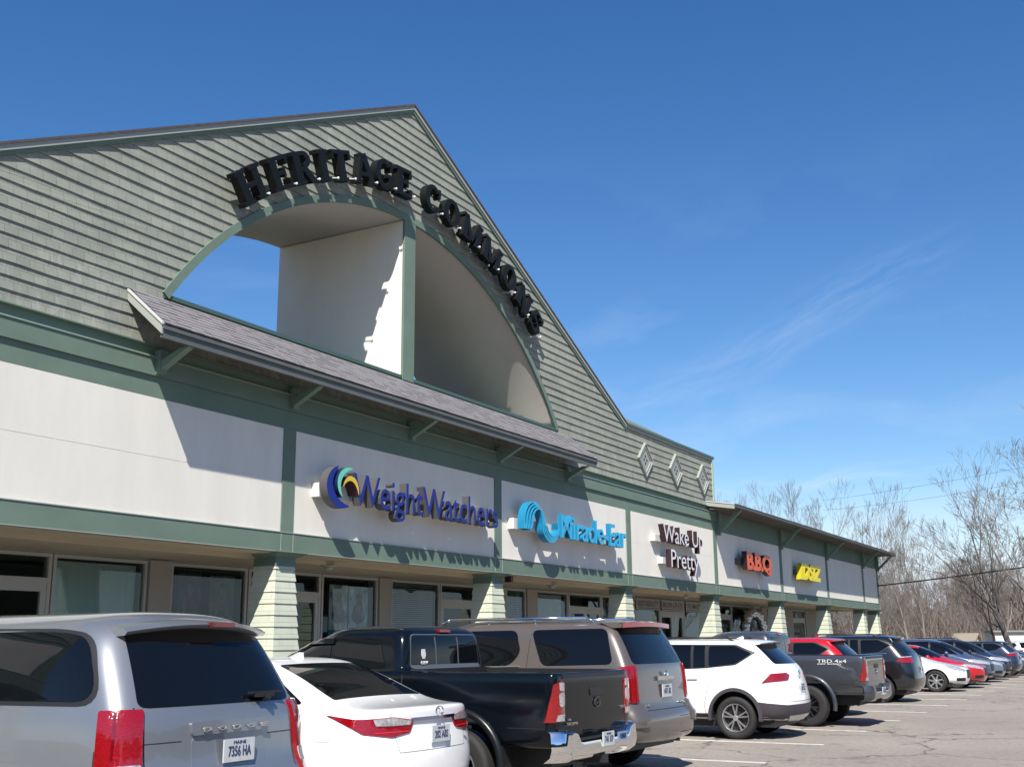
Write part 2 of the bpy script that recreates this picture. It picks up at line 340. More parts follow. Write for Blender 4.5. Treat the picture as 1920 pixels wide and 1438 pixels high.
# --- gable body
bm = bmesh.new()
def colsolid(x0, x1, lowf, upf, n, y0, y1, milow, miup):
    xs = [x0+(x1-x0)*i/n for i in range(n+1)]
    V = [[bm.verts.new((x, y, f(x))) for f in (lowf, upf) for y in (y0, y1)] for x in xs]
    for a, b in zip(V, V[1:]):
        for q, mi in (((a[0], b[0], b[2], a[2]), 0), ((a[1], a[3], b[3], b[1]), 0), ((a[0], a[1], b[1], b[0]), milow), ((a[2], b[2], b[3], a[3]), miup)):
            f = bm.faces.new(q); f.material_index = mi; f.smooth = (mi == milow and milow == 1)
    for a in (V[0], V[-1]): bm.faces.new((a[0], a[1], a[3], a[2]))
GD = 3.55
c6 = lambda x: 6.29
topd = lambda x: top(x)-.02
colsolid(XL, FL, c6, topd, 1, .01, .35, 0, 2); colsolid(FL, XC-HW, c6, topd, 1, .01, GD, 0, 2)
colsolid(XC-HW, XC+HW, c6, lambda x: ZO, 1, .01, GD, 0, 0)
colsolid(XC-HW, XC, arch, topd, 40, .01, GD, 1, 2); colsolid(XC, XC+HW, arch, topd, 40, .01, GD, 1, 2)
colsolid(XC+HW, FR, c6, topd, 1, .01, GD, 0, 2); colsolid(FR, XR, c6, topd, 1, .01, .35, 0, 2)
ROOFB = mat('dark_roof_shingles', (.09, .07, .07), .9, noise=(8, .3, (1, 1, 1)))
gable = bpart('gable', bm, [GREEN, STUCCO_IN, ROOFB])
# --- dividing wall in the opening
bboxes('divider_wall', [(XC-.24, XC+.15, .02, GD-.01, ZO, arch(XC)-.02)], STUCCO, gable)
bboxes('divider_post', [(XC-.25, XC+.16, -.045, .015, ZO-.02, arch(XC)+.02)], GREEN, gable)
# --- shingle courses on the front
bm = bmesh.new()
def course(z0, z1, a0, a1, b0, b1):
    """strip between z0..z1, left edge a0->a1, right edge b0->b1"""
    n = max(1, int((b0-a0)/.55))
    rng = random.Random(int(z0*1000+a0*10))
    pr = None
    for i in range(n+1):
        f = i/n
        dz = rng.uniform(-.006, .006) if 0 < i < n else 0
        lo = (a0+(b0-a0)*f, z0+dz); hi = (a1+(b1-a1)*f, z1)
        yb = -.029 + rng.uniform(-.004, .004)
        q = [bm.verts.new((lo[0], yb, lo[1])), bm.verts.new((hi[0], -.006, hi[1])), bm.verts.new((lo[0], 0.008, lo[1]+.001))]
        if pr:
            bm.faces.new((pr[0], q[0], q[1], pr[1])); bm.faces.new((pr[2], q[2], q[0], pr[0]))
        pr = q
z = 6.28; ROW = .2
while z < APEX-.02:
    z1 = min(z+ROW, APEX-.01)
    def le(zz): return XL if zz <= ZP else topinv(zz, -1)
    def re_(zz): return XR if zz <= ZP else topinv(zz, 1)
    if z < ZP < z1:
        z1 = ZP
    subs = 1
    z2 = z1
    def ar(zz, s, r=CR+.05):
        if zz > CZ+r: return None
        return XC + s*math.sqrt(max(r*r-(zz-CZ)**2, 0))
    if z2 <= ZO+.05 or ar(z, 1) is None:
        course(z, z2, le(z), le(z2), re_(z), re_(z2))
    elif ar(z2, 1) is None:
        zc = z; course(z, z2, le(z), le(z2), ar(z, -1), XC); course(z, z2, ar(z, 1), XC, re_(z), re_(z2))
    else:
        course(z, z2, le(z), le(z2), ar(z, -1), ar(z2, -1)); course(z, z2, ar(z, 1), ar(z2, 1), re_(z), re_(z2))
    z = z2
bpart('shingle_siding', bm, WALLSH, gable)
# --- arch trim ring
bm = bmesh.new()
a0 = math.asin((ZO-CZ)/CR); N = 72; pr = None
for i in range(N+1):
    a = a0 + (math.pi-2*a0)*i/N
    c_, s_ = math.cos(a), math.sin(a)
    q = [bm.verts.new((XC+r_*c_, y_, max(CZ+r_*s_, ZO-.05))) for r_, y_ in ((CR-.012, .012), (CR-.012, -.05), (CR+.14, -.05), (CR+.14, .0))]
    if pr:
        for j in range(3): bm.faces.new((pr[j], q[j], q[j+1], pr[j+1]))
    pr = q
bpart('arch_trim', bm, GREEN, gable, smooth=40)
# --- rakes
def rake(x0, z0, x1, z1, name):
    d = Vector((x1-x0, 0, z1-z0)).normalized(); nn = Vector((-d.z, 0, d.x))
    if nn.z < 0: nn = -nn
    bm = bmesh.new()
    def layer(o0, o1, y0, y1, mi):
        # mitred ends (vertical cuts)
        pts = []
        for (x, z_), o in (((x0, z0), o0), ((x1, z1), o0), ((x1, z1), o1), ((x0, z0), o1)):
            pts.append((x, z_ + o/abs(d.x)))
        prism(bm, pts, y0, y1, 'y', mi)
    layer(-.185, -.125, -.055, .0, 2)
    layer(-.122, -.035, -.078, .02, 0)
    layer(-.037, .0, -.10, GD+.1, 1)
    return bpart(name, bm, [RAKE, ROOFB, GREEN], gable)
rake(FL-.05, ZP+.03, XC, APEX+.03, 'rake_board'); rake(XC, APEX+.03, FR+.05, ZP+.03, 'rake_board')
for a_, b_ in ((XL-.04, FL-.06), (FR+.06, XR+.04)):
    bboxes('parapet_cap', [(a_, b_, -.09, .4, ZP-.03, ZP+.05)], GREEN_D, gable); bboxes('parapet_board', [(a_+.1, b_-.1, -.06, -.0, ZP-.10, ZP-.032)], RAKE, gable)
bboxes('corner_board', [(XR-.1, XR+.015, -.05, .36, 6.3, ZP-.13)], mat('pale_corner', (.4, .5, .4), .6), gable)
# --- facade body, bands, panels
bboxes('facade_wall', [(XL, XE, .0, .5, 3.24, 6.285), (XE-.45, XE, .5, 8, 3.24, 6.285)], GREEN)
bboxes('cornice_band', [(XL, XR+.02, -.012, 0, 6.10, 6.262)], GREEN)
bboxes('drip_moulding', [(XL, XR+.02, -.085, 0, 6.264, 6.282)], GREEN)
bboxes('cornice_ledge', [(XL, XR+.02, -.085, 0, 6.078, 6.098)], mat('light_green_edge', (.30, .38, .33), .5))
bboxes('cornice_band', [(XL, XR+.01, -.065, 0, 5.79, 6.077)], GREEN)
bboxes('cornice_band', [(XL, XR, -.02, 0, 5.455, 5.789)], GREEN)
bboxes('fascia_beam', [(XL-.02, XE+.03, -.05, .0, 3.24, 3.565)], GREEN)
bboxes('fascia_drip_edge', [(XL-.02, XE+.03, -.062, .01, 3.566, 3.582), (XL-.02, XE+.03, -.058, .02, 3.225, 3.239)], RAKE)
PX = [.4, 7.98, 15.61, 23.15, 30.85, 38.44, 46.45, 53.95, 61.4, 64.95]
for a, b in zip(PX, PX[1:]):
    z1_ = 5.45
    pn_ = bboxes('stucco_panel', [(a+.165, b-.165, -.018, .002, 3.583, z1_)], STUCCO)
    JT = mat('panel_joint_grey', (.75, .72, .66), .9); n_ = max(1, round((b-a)/2.5)); zj = 4.52
    for k_ in range(n_): bboxes('panel_joint', [(a+.165+(b-a-.33)*k_/n_+.01, a+.165+(b-a-.33)*(k_+1)/n_-.01, -.0205, -.018, zj-.003, zj+.003)], JT, pn_)
for a in PX:
    for o_ in (-.163, .163): bboxes('trim_joint', [(a+o_-.008, a+o_+.008, -.054, -.045, 3.245, 3.562)], RAKE)
    bboxes('pilaster', [(a-.163, a+.163, -.04, .0, 3.583, 5.452)], GREEN)
bboxes('wing_band', [(XR+.02, XE+.01, -.02, 0, 5.455, 6.25)], GREEN)
# --- awnings: shingled pent roofs on brackets
def roofsh():
    mt = bpy.data.materials.new('grey_roof_shingles'); mt.use_nodes = True; t = mt.node_tree; b = t.nodes['Principled BSDF']; b.inputs['Roughness'].default_value = .85
    co = t.nodes.new('ShaderNodeTexCoord'); sx = t.nodes.new('ShaderNodeSeparateXYZ'); cb = t.nodes.new('ShaderNodeCombineXYZ')
    t.links.new(co.outputs['Object'], sx.inputs[0]); t.links.new(sx.outputs[0], cb.inputs[0]); t.links.new(sx.outputs[2], cb.inputs[1])
    n = t.nodes.new('ShaderNodeTexNoise'); n.inputs['Scale'].default_value = 1; n.inputs['Detail'].default_value = 3
    mpx = t.nodes.new('ShaderNodeMapping'); mpx.inputs['Scale'].default_value = (3.2, 3.2, 10.8); t.links.new(co.outputs['Object'], mpx.inputs[0]); t.links.new(mpx.outputs[0], n.inputs['Vector'])
    br = t.nodes.new('ShaderNodeTexBrick'); br.inputs['Scale'].default_value = 1; br.inputs['Brick Width'].default_value = .3; br.inputs['Row Height'].default_value = .092; br.inputs['Mortar Size'].default_value = .004
    br.inputs['Color1'].default_value = (.215, .205, .212, 1); br.inputs['Color2'].default_value = (.185, .176, .182, 1); br.inputs['Mortar'].default_value = (.176, .168, .173, 1); br.offset = .45
    t.links.new(cb.outputs[0], br.inputs['Vector'])
    mr = t.nodes.new('ShaderNodeMapRange'); mr.inputs[1].default_value = .3; mr.inputs[2].default_value = .7; mr.inputs[3].default_value = .93; mr.inputs[4].default_value = 1.07; t.links.new(n.outputs['Fac'], mr.inputs[0])
    vm = t.nodes.new('ShaderNodeVectorMath'); vm.operation = 'SCALE'; t.links.new(br.outputs['Color'], vm.inputs[0]); t.links.new(mr.outputs[0], vm.inputs['Scale']); t.links.new(vm.outputs[0], b.inputs['Base Color'])
    n2 = t.nodes.new('ShaderNodeTexNoise'); n2.inputs['Scale'].default_value = 120; bp = t.nodes.new('ShaderNodeBump'); bp.inputs['Distance'].default_value = .004
    t.links.new(co.outputs['Object'], n2.inputs['Vector']); t.links.new(n2.outputs['Fac'], bp.inputs['Height']); t.links.new(bp.outputs[0], b.inputs['Normal'])
    return mt
RSH = roofsh()
def awning(x0, x1, o, zw, ze, brx, fascia=.22, bz=5.86, bl=None, rows=9):
    """pent roof from wall height zw down to eave height ze, overhang o"""
    a = bpart('awning', bmesh_awning(x0, x1, o, zw, ze, rows), RSH)
    bm = bmesh.new()   # eave fascia (three stepped strips) and sloping soffit
    box(bm, x0, x1, -o-.02, -o+.02, ze-fascia, ze-.01); box(bm, x0-.01, x1+.01, -o-.05, -o-.021, ze-.09, ze-.012)
    bpart('eave_fascia', bm, mat('grey_green_fascia', (.115, .125, .12), .6, noise=(2, .12, (1, 1, 1))), a)  # darker grey-green than the rake boards, mottled at random
    bm = bmesh.new(); prism(bm, [(-o+.02, ze-fascia+.02), (-.125, zw-.34), (-.125, zw-.28), (-o+.02, ze-fascia+.09)], x0+.03, x1-.03, 'x')
    bpart('soffit', bm, mat('dark_soffit', (.12, .10, .08), .8), a)
    for xx, s in ((x0, -1), (x1, 1)):
        bm = bmesh.new()
        xa, xb = (xx-.03, xx+.0) if s < 0 else (xx, xx+.03)
        prism(bm, [(-o-.03, ze-.02), (-o-.03, ze-.17), (.0, zw-.20), (.0, zw-.05)], xa, xb, 'x', 0)
        prism(bm, [(-o-.05, ze+.012), (-o-.05, ze-.025), (.0, zw-.05), (.0, zw-.013)], xa-.02*(s < 0), xb+.02*(s > 0), 'x', 1)
        bpart('rake_board', bm, [RAKE, mat('pale_drip', (.6, .6, .58), .4)], a)
    for bx in brx:
        bm = bmesh.new()
        h = .085
        prism(bm, [(-.12, bz), (-.12, bz+.16), (-o+.22, ze-fascia), (-o+.04, ze-fascia)], bx-.06, bx+.06, 'x')
        box(bm, bx-.075, bx+.075, -.16, -.02, bz-.04, ze-fascia+.02)
        bpart('bracket', bm, BRACKET, a)
    return a
def bmesh_awning(x0, x1, o, zw, ze, rows):
    bm = bmesh.new()
    d = Vector((0, -o-.06, ze-zw)); nrm = Vector((0, -(zw-ze), o)).normalized()
    for k in range(rows):
        f0, f1 = k/rows, (k+1)/rows
        a = Vector((0, .0, zw)) + d*f0; b = Vector((0, .0, zw)) + d*f1
        n = int((x1-x0)/.3); pr = None
        rng = random.Random(k*31+int(x0))
        X = x0
        while X < x1-.001:
            X2 = min(X+rng.choice((.12, .17, .2, .3)), x1)
            th = rng.choice((.009, .011, .016))
            lo = b+nrm*th; hi = a+nrm*.002
            v = [bm.verts.new((X, hi.y, hi.z)), bm.verts.new((X2, hi.y, hi.z)), bm.verts.new((X2, lo.y, lo.z)), bm.verts.new((X, lo.y, lo.z)),
                 bm.verts.new((X2, b.y, b.z-.0)), bm.verts.new((X, b.y, b.z))]
            bm.faces.new((v[0], v[3], v[2], v[1])); bm.faces.new((v[3], v[5], v[4], v[2]))
            X = X2
    box(bm, x0, x1, -o-.05, -o+.0, ze-.03, ze+.002)
    vs = [bm.verts.new(p) for p in ((x0, -.0, zw-.03), (x1, -.0, zw-.03), (x1, -o-.05, ze-.03), (x0, -o-.05, ze-.03))]; bm.faces.new(vs)
    for f in bm.faces: f.normal_update()
    return bm
awning(11.72, 27.1, .78, 7.1, 6.40, [12.38, 15.61, 19.42, 23.15, 26.75])
awning(37.75, 65.2, 1.02, 6.47, 6.27, [38.75, 46.45, 53.95, 61.4, 64.95], fascia=.12, bz=5.35, rows=6)
bboxes('wing_roof', [(XR, XE, .0, 9, 6.29, 6.45)], ROOFB)
bboxes('main_roof', [(XL+.1, XR-.1, .36, 9, 6.29, 6.5)], ROOFB)
# --- opening sill
bboxes('opening_sill', [(XC-HW-.1, XC-.26, -.03, .2, ZO, ZO+.07), (XC+.17, XC+HW+.1, -.03, .2, ZO, ZO+.07)], GREEN_D, gable)
# --- diamonds
for dx in (32.27, 34.85, 37.42):
    bm = bmesh.new(); dz = 7.15; yb = -.045
    def dia(r0x, r0z, r1x, r1z, y0, y1):
        P0 = [(dx-r0x, dz), (dx, dz+r0z), (dx+r0x, dz), (dx, dz-r0z)]; P1 = [(dx-r1x, dz), (dx, dz+r1z), (dx+r1x, dz), (dx, dz-r1z)]
        for i in range(4):
            j = (i+1) % 4; prism(bm, [P0[i], P0[j], P1[j], P1[i]], y0, y1)
    dia(.57, .55, .515, .495, -.10, -.02); dia(.45, .43, .40, .38, -.085, -.02)
    prism(bm, [(dx-.40, dz), (dx, dz+.38), (dx+.40, dz), (dx, dz-.38)], -.06, -.03)
    o = bpart('diamond_ornament', bm, RAKE)
    bm = bmesh.new()
    for ox, oz in ((-.11, 0), (.11, 0), (0, .11), (0, -.11)):
        prism(bm, [(dx+ox-.055, dz+oz), (dx+ox, dz+oz+.055), (dx+ox+.055, dz+oz), (dx+ox, dz+oz-.055)], -.066, -.062)
    bpart('lattice_holes', bm, TRIM, o)
# --- soffit over the walkway
bboxes('walkway_soffit', [(XL, XE, .02, 2.9, 3.205, 3.222), (XL, XE, .5, .62, 3.12, 3.2045)], SOFFIT)
for lx in (17.55, 27.0, 36.8):
    bm = bmesh.new(); tube(bm, (lx, .55, 3.12), (lx, .55, 3.09), .16, .15, 16); tube(bm, (lx, .55, 3.09), (lx, .55, 3.04), .10, .07, 16)
    bpart('soffit_light', bm, mat('lamp_white', (.5, .48, .42), .4))
# --- columns
def column(cx, cy=.28):
    bm = bmesh.new()
    def hw(zz): return .25 + (3.0-zz)*.056
    zz = .13; 
    while zz < 2.99:
        z1 = min(zz+.2, 3.0); h0 = hw(zz)+.014; h1 = hw(z1)-.004; hb = hw(zz)-.01
        lo = [bm.verts.new((cx+sx*h0, cy+sy*h0, zz)) for sx, sy in ((-1, -1), (1, -1), (1, 1), (-1, 1))]
        hi = [bm.verts.new((cx+sx*h1, cy+sy*h1, z1)) for sx, sy in ((-1, -1), (1, -1), (1, 1), (-1, 1))]
        bt = [bm.verts.new((cx+sx*hb, cy+sy*hb, zz+.004)) for sx, sy in ((-1, -1), (1, -1), (1, 1), (-1, 1))]
        for i in range(4):
            j = (i+1) % 4; bm.faces.new((lo[i], lo[j], hi[j], hi[i])); bm.faces.new((bt[i], bt[j], lo[j], lo[i]))
        zz = z1
    o = bpart('column', bm, COLSH)
    bm = bmesh.new()
    for z0, z1, h0, h1 in ((2.985, 3.13, .262, .262), (3.13, 3.222, .262, .42)):
        lo = [bm.verts.new((cx+sx*h0, cy+sy*h0, z0)) for sx, sy in ((-1, -1), (1, -1), (1, 1), (-1, 1))]
        hi = [bm.verts.new((cx+sx*h1, cy+sy*h1, z1)) for sx, sy in ((-1, -1), (1, -1), (1, 1), (-1, 1))]
        for i in range(4):
            j = (i+1) % 4; bm.faces.new((lo[i], lo[j], hi[j], hi[i]))
        bm.faces.new(lo[::-1])
    bpart('capital', bm, GREEN, o)
for cx in (.45, 7.98, 15.68, 23.2, 30.85, 38.45, 46.45, 53.95, 61.4): column(cx)
column(64.75)
# --- storefront, 2.8 m behind the columns
YS = 2.8
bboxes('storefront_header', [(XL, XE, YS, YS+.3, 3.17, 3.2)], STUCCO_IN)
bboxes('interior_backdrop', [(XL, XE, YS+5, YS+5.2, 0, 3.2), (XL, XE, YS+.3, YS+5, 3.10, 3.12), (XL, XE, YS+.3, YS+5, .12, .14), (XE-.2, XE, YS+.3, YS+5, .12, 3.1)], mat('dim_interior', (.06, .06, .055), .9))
bboxes('rear_wall', [(XL, XE-.46, 8.05, 8.4, 0, 6.28)], STUCCO_IN)
def pane_(x0, x1, z0, z1, name, par):
    bm = bmesh.new(); bm.faces.new([bm.verts.new(p) for p in ((x0, YS+.03, z0), (x1, YS+.03, z0), (x1, YS+.03, z1), (x0, YS+.03, z1))]); bmesh.ops.translate(bm, vec=-OX, verts=bm.verts)
    me = bpy.data.meshes.new(name); bm.to_mesh(me); bm.free(); link(name, me, SHOPGL, par)
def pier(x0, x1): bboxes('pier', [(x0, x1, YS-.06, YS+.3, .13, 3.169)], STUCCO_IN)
def shopwin(x0, x1, z0=.55, z1=3.16, blind=None, pane=True):
    f = .06
    o = bboxes('window', [(x0, x0+f, YS-.02, YS+.1, z0, z1), (x1-f, x1, YS-.02, YS+.1, z0, z1), (x0+f, x1-f, YS-.02, YS+.1, z1-f, z1), (x0+f, x1-f, YS-.02, YS+.1, z0, z0+f)], ALU)
    pane_(x0+f, x1-f, z0+f, z1-f, 'glass_pane', o)
    if z0 > .3: bboxes('bulkhead', [(x0, x1, YS, YS+.2, .13, z0-.002)], STUCCO_IN, o)
    if blind == 'blind':
        bm = bmesh.new(); z = z0+.1
        while z < z1-.1:
            prism(bm, [(YS+.12, z), (YS+.16, z+.035), (YS+.163, z+.035), (YS+.123, z)], x0+.1, x1-.1, 'x'); z += .05
        bpart('blind', bm, mat('blind_slats', (.62, .70, .69), .5), o)
    if blind == 'curtain':
        bm = bmesh.new(); xx = x0+.08; k = 0; pr = None
        while xx < x1-.08:
            y = YS+.14+(.03 if k % 2 else 0); q = [bm.verts.new((xx, y, z0+.06)), bm.verts.new((xx, y, z1-.1))]
            if pr: bm.faces.new((pr[0], q[0], q[1], pr[1]))
            pr = q; xx += .09; k += 1
        bpart('blind', bm, mat('pale_vertical_blind', (.72, .8, .79), .7), o)
    return o
def door(x0, x1, double=False):
    """door unit with transom"""
    zt = 2.66; f = .07
    o = bboxes('door_frame', [(x0, x0+f, YS-.02, YS+.1, .13, 3.16), (x1-f, x1, YS-.02, YS+.1, .13, 3.16), (x0+f, x1-f, YS-.02, YS+.1, 3.1, 3.16), (x0+f, x1-f, YS-.02, YS+.1, zt, zt+.09)], ALU)
    pane_(x0+f, x1-f, zt+.09, 3.1, 'transom_glass', o)
    n = 2 if double else 1; wd = (x1-x0-2*f)/n
    for k in range(n):
        a = x0+f+k*wd; b = a+wd; s = .11
        d = bboxes('door', [(a, a+s, YS-.01, YS+.05, .14, zt), (b-s, b, YS-.01, YS+.05, .14, zt), (a+s, b-s, YS-.01, YS+.05, zt-.14, zt), (a+s, b-s, YS-.01, YS+.05, .14, .4)], ALU)
        pane_(a+s, b-s, .4, zt-.14, 'door_glass', d)
        bboxes('handle', [(b-.07, b-.04, YS-.06, YS-.012, 1.0, 1.35)], TRIM, d)
shopwin(2.4, 4.6, blind='blind'); pier(4.65, 5.2); shopwin(5.25, 7.3, blind='curtain'); pier(.2, 2.35); door(7.35, 9.7); shopwin(9.75, 10.4); pier(10.42, 10.75)
door(10.8, 12.93, True); shopwin(12.96, 15.04, blind='curtain'); pier(15.07, 15.6); shopwin(15.62, 17.72); door(17.76, 20.1); shopwin(20.13, 22.24)
pier(22.27, 22.76); shopwin(22.78, 24.95, blind='blind'); door(24.98, 28.4, True); shopwin(28.43, 29.6, blind='blind'); pier(29.63, 30.25)
shopwin(30.27, 32.38, blind='curtain'); door(32.41, 34.85, True); shopwin(34.88, 35.64, blind='blind'); pier(35.67, 37.6)
shopwin(37.63, 39.95); door(39.98, 42.45, True); shopwin(42.48, 44.75); pier(44.78, 45.6)
door(45.63, 48.2); shopwin(48.23, 52.4); pier(52.43, 53.3); door(53.33, 54.9); pier(54.93, 57.6); door(57.63, 60.0); pier(60.03, 62.0); shopwin(62.03, 64.6); pier(64.63, XE)
# dark shop interior furniture is not visible; curtains of the studio window
# --- posters, notice, banners (things)
def poster(x0, x1, z0, z1, scheme, label, words=(), y=YS+.06):
    bm = bmesh.new(); box(bm, x0, x1, y, y+.008, z0, z1, 0)
    hb = z0+(z1-z0)*.16
    box(bm, x0+.002, x1-.002, y-.002, y-.0005, z0+.002, hb, 1)
    rng = random.Random(int(x0*100)); cx = (x0+x1)/2; W_ = (x1-x0)
    # softly drawn figure shapes: head, shoulders, arms as flat print
    def blob(u, v, ru, rv, mi, n=18, d=.001):
        bm.faces.new([bm.verts.new((cx+u*W_+ru*W_*math.cos(2*math.pi*i/n), y-d, z0+(z1-z0)*v+rv*(z1-z0)*math.sin(2*math.pi*i/n))) for i in range(n)]).material_index = mi
    blob(.0, .42, .36, .14, 2, d=.0010); blob(.03, .60, .22, .16, 3, d=.0016); blob(.03, .74, .14, .10, 4, d=.0022); blob(.03, .79, .17, .09, 2, d=.0019)
    blob(-.2, .5, .09, .13, 4, d=.0024); blob(.24, .45, .1, .09, 3, d=.0026)
    me_ = bm_obj('poster', bm, [mat('poster_bg_'+scheme[0], tuple(c_*3 for c_ in scheme[1]), .35, noise=(5, .75, (1, 1, .7))), mat('poster_band_'+scheme[0], scheme[2], .35), mat('poster_cloth_'+scheme[0], scheme[3], .4, noise=(9, .6, (1, 1, 1))), mat('poster_top_'+scheme[0], scheme[4], .4, noise=(9, .6, (1, 1, 1))), mat('poster_skin', (.32, .17, .12), .4, noise=(9, .4, (1, 1, 1)))])
    tag(me_, label, 'poster', 'posters behind the shop glass')
    for k, wd in enumerate(words):
        tb = fit_text(text_bm(wd, 1, .01), x0+.05*W_, x0+W_*(.62 if len(wd) > 5 else .38), z0+(z1-z0)*(.30-.075*k), z0+(z1-z0)*(.355-.075*k), y-.004)
        for v in tb.verts: v.co.y = y-.006+(v.co.y-y+.004)*.2
        bm_obj('lettering', tb, mat('poster_white', (.6, .6, .6), .5), me_)
    return me_
PY = YS-.012+.052
poster(15.9, 16.5, 1.75, 3.0, ('a', (.03, .03, .035), (.03, .04, .12), (.05, .03, .04), (.16, .05, .06)), 'dark poster of a seated figure with a navy strip, left of the orange strip one', ('For every', 'body'))
poster(16.74, 17.42, 1.75, 2.98, ('b', (.05, .055, .045), (.5, .07, .03), (.07, .08, .07), (.2, .2, .17)), 'dark poster of a figure with an orange strip, in the window above the minivan', ('For every', 'body'))
poster(20.5, 21.17, 1.75, 2.95, ('c', (.20, .20, .20), (.05, .25, .30), (.25, .22, .2), (.4, .35, .33)), 'pale poster with a teal strip in the window right of the first column', ())
poster(21.22, 21.95, 1.75, 2.93, ('d', (.18, .22, .25), (.03, .08, .33), (.2, .15, .14), (.35, .3, .3)), 'pale poster of a person with a blue strip beside the teal strip poster', ())
nb = bmesh.new(); box(nb, 20.2, 20.48, YS+.05, YS+.06, 1.85, 2.27); box(nb, 20.235, 20.445, YS+.046, YS+.0495, 1.89, 2.23, 1)
tag(bm_obj('notice', nb, [mat('notice_navy', (.01, .03, .08), .4), mat('notice_paper', (.5, .55, .55), .6)]), 'small white notice with a dark blue border on the shop glass', 'notice')
for (x0, x1), words in (((37.7, 39.85), 'BEST-BEAUTY'), ((40.09, 42.35), 'BROW-LIP-EYE'), ((42.6, 44.68), 'TO MASTER')):
    bm = bmesh.new(); box(bm, x0, x1, YS-.06, YS-.045, 2.76, 3.16); 
    o = bm_obj('banner', bm, mat('banner_white', (.5, .49, .46), .7)); 
    ordn = {37.7: 'left', 40.09: 'middle', 42.6: 'right'}[x0]
    tag(o, 'grey lettered white banner over the shop front, %s of the three banners' % ordn, 'banner', 'banners over the shop front')
    tb = fit_text(text_bm(words, 1, .01, .01), x0+.12, x1-.12, 2.88, 3.08, 0)
    for v in tb.verts: v.co.y = YS-.0625+v.co.y*.2
    bm_obj('lettering', tb, mat('banner_ink', (.10, .10, .11), .7), o)
    bm_obj('underline', (lambda b_: (box(b_, x0+.1, x1-.1, YS-.0625, YS-.061, 2.81, 2.83), b_)[1])(bmesh.new()), mat('banner_ink', (.10, .10, .11), .7), o)
# arch of silver spheres in front of the far shop window
bm = bmesh.new()
for k in range(14):
    a = k/13*math.pi; x = 50.2-1.3*math.cos(a); zc = 2.1+.75*math.sin(a)
    bmesh.ops.create_icosphere(bm, subdivisions=1, radius=.24+.05*math.sin(k*2.3), matrix=Matrix.Translation((x, YS-.35, zc)))
tag(bm_obj('silver_sphere_arch', bm, mat('silver_metal', (.75, .75, .78), .25, .9), smooth=60), 'row of silver garland arched in front of the far shop window', 'spheres')
# camera dome under the fascia
bm = bmesh.new(); box(bm, 24.02, 24.14, .12, .3, 3.06, 3.2); 
bpart('alarm_box', bm, mat('brown_box', (.06, .02, .015), .5))
# ================================================================= signs (each sign is a thing, each letter a part)
def split_letters(root, bm, mats, side=True, off=Vector((0, 0, 0)), inset=None):
    bm.faces.ensure_lookup_table(); bm.verts.ensure_lookup_table()
    seen = set(); isl = []
    for v in bm.verts:
        if v in seen: continue
        st = [v]; grp = []
        seen.add(v)
        while st:
            a = st.pop(); grp.append(a)
            for e in a.link_edges:
                b = e.other_vert(a)
                if b not in seen: seen.add(b); st.append(b)
        xs = [q.co.x for q in grp]; isl.append([min(xs), max(xs), grp])
    isl.sort(key=lambda t: t[0]); merged = []
    for a in isl:
        if merged:
            m_ = merged[-1]; ov = min(m_[1], a[1])-max(m_[0], a[0])
            if ov > .6*min(a[1]-a[0], m_[1]-m_[0]):
                m_[0] = min(m_[0], a[0]); m_[1] = max(m_[1], a[1]); m_[2] = m_[2]+a[2]; continue
        merged.append(a)
    ys_ = [v.co.y for v in bm.verts]; ymid = (min(ys_)+max(ys_))/2
    for x0, x1, grp in merged:
        gs = set(grp); nb = bmesh.new(); mp_ = {}
        for v in grp: mp_[v] = nb.verts.new(v.co-off)
        for f in bm.faces:
            if f.verts[0] in gs:
                try: nf = nb.faces.new([mp_[v] for v in f.verts])
                except ValueError: continue
        bmesh.ops.recalc_face_normals(nb, faces=nb.faces)
        for f in nb.faces:
            f.normal_update(); f.material_index = 0 if (abs(f.normal.y) > .7 and f.calc_center_median().y+off.y < ymid) else 1
        bm_obj('letter', nb, mats, root)
    bm.free()
def sign(name, x, z, label):
    return empty(name, (x, 0, z), 0, label, 'sign')
def raceway(root, x0, x1, z0, z1, m_=None):
    bm = bmesh.new(); box(bm, x0, x1, -.2, -.019, z0, z1); bmesh.ops.translate(bm, vec=-root.location, verts=bm.verts)
    bm_obj('raceway', bm, m_ or mat('raceway_white', (.7, .69, .67), .5), root)
def channel(root, s, x0, x1, z0, z1, mats, y0=-.45, depth=.24, bold=.0, spacing=1.0, shear=0):
    tb = fit_text(text_bm(s, 1, depth, bold, spacing, shear), x0, x1, z0, z1, y0+depth/2)
    split_letters(root, tb, mats, off=root.location)
def crescent(bm, cx, cz, rx, rz, a0, a1, th, y0, y1, mi=0, n=26, taper=True):
    o = []; i_ = []
    for k in range(n+1):
        t = k/n; a = R(a0+(a1-a0)*t); q = th*(math.sin(math.pi*t)**.7 if taper else 1)+.004
        o.append((cx+rx*math.cos(a), cz+rz*math.sin(a))); i_.append((cx+(rx-q)*math.cos(a), cz+(rz-q)*math.sin(a)))
    A = [[bm.verts.new((u, y, v)) for u, v in l_] for y in (y0, y1) for l_ in (o, i_)]
    for k in range(n):
        for a, b, mi_ in ((A[0], A[1], 0), (A[2], A[3], 1), (A[0], A[2], 1), (A[1], A[3], 1)):
            f = bm.faces.new((a[k], a[k+1], b[k+1], b[k])); f.material_index = mi if mi_ == 0 else mi+1
    for k in (0, n): bm.faces.new((A[0][k], A[1][k], A[3][k], A[2][k])).material_index = mi+1
GREYR = mat('grey_return', (.10, .095, .095), .5)
BLUEF = mat('royal_blue_face', (.010, .028, .24), .4, spec=.3)
def local(root, bm): bmesh.ops.translate(bm, vec=-root.location, verts=bm.verts); return bm
def bevel_front(o): pass

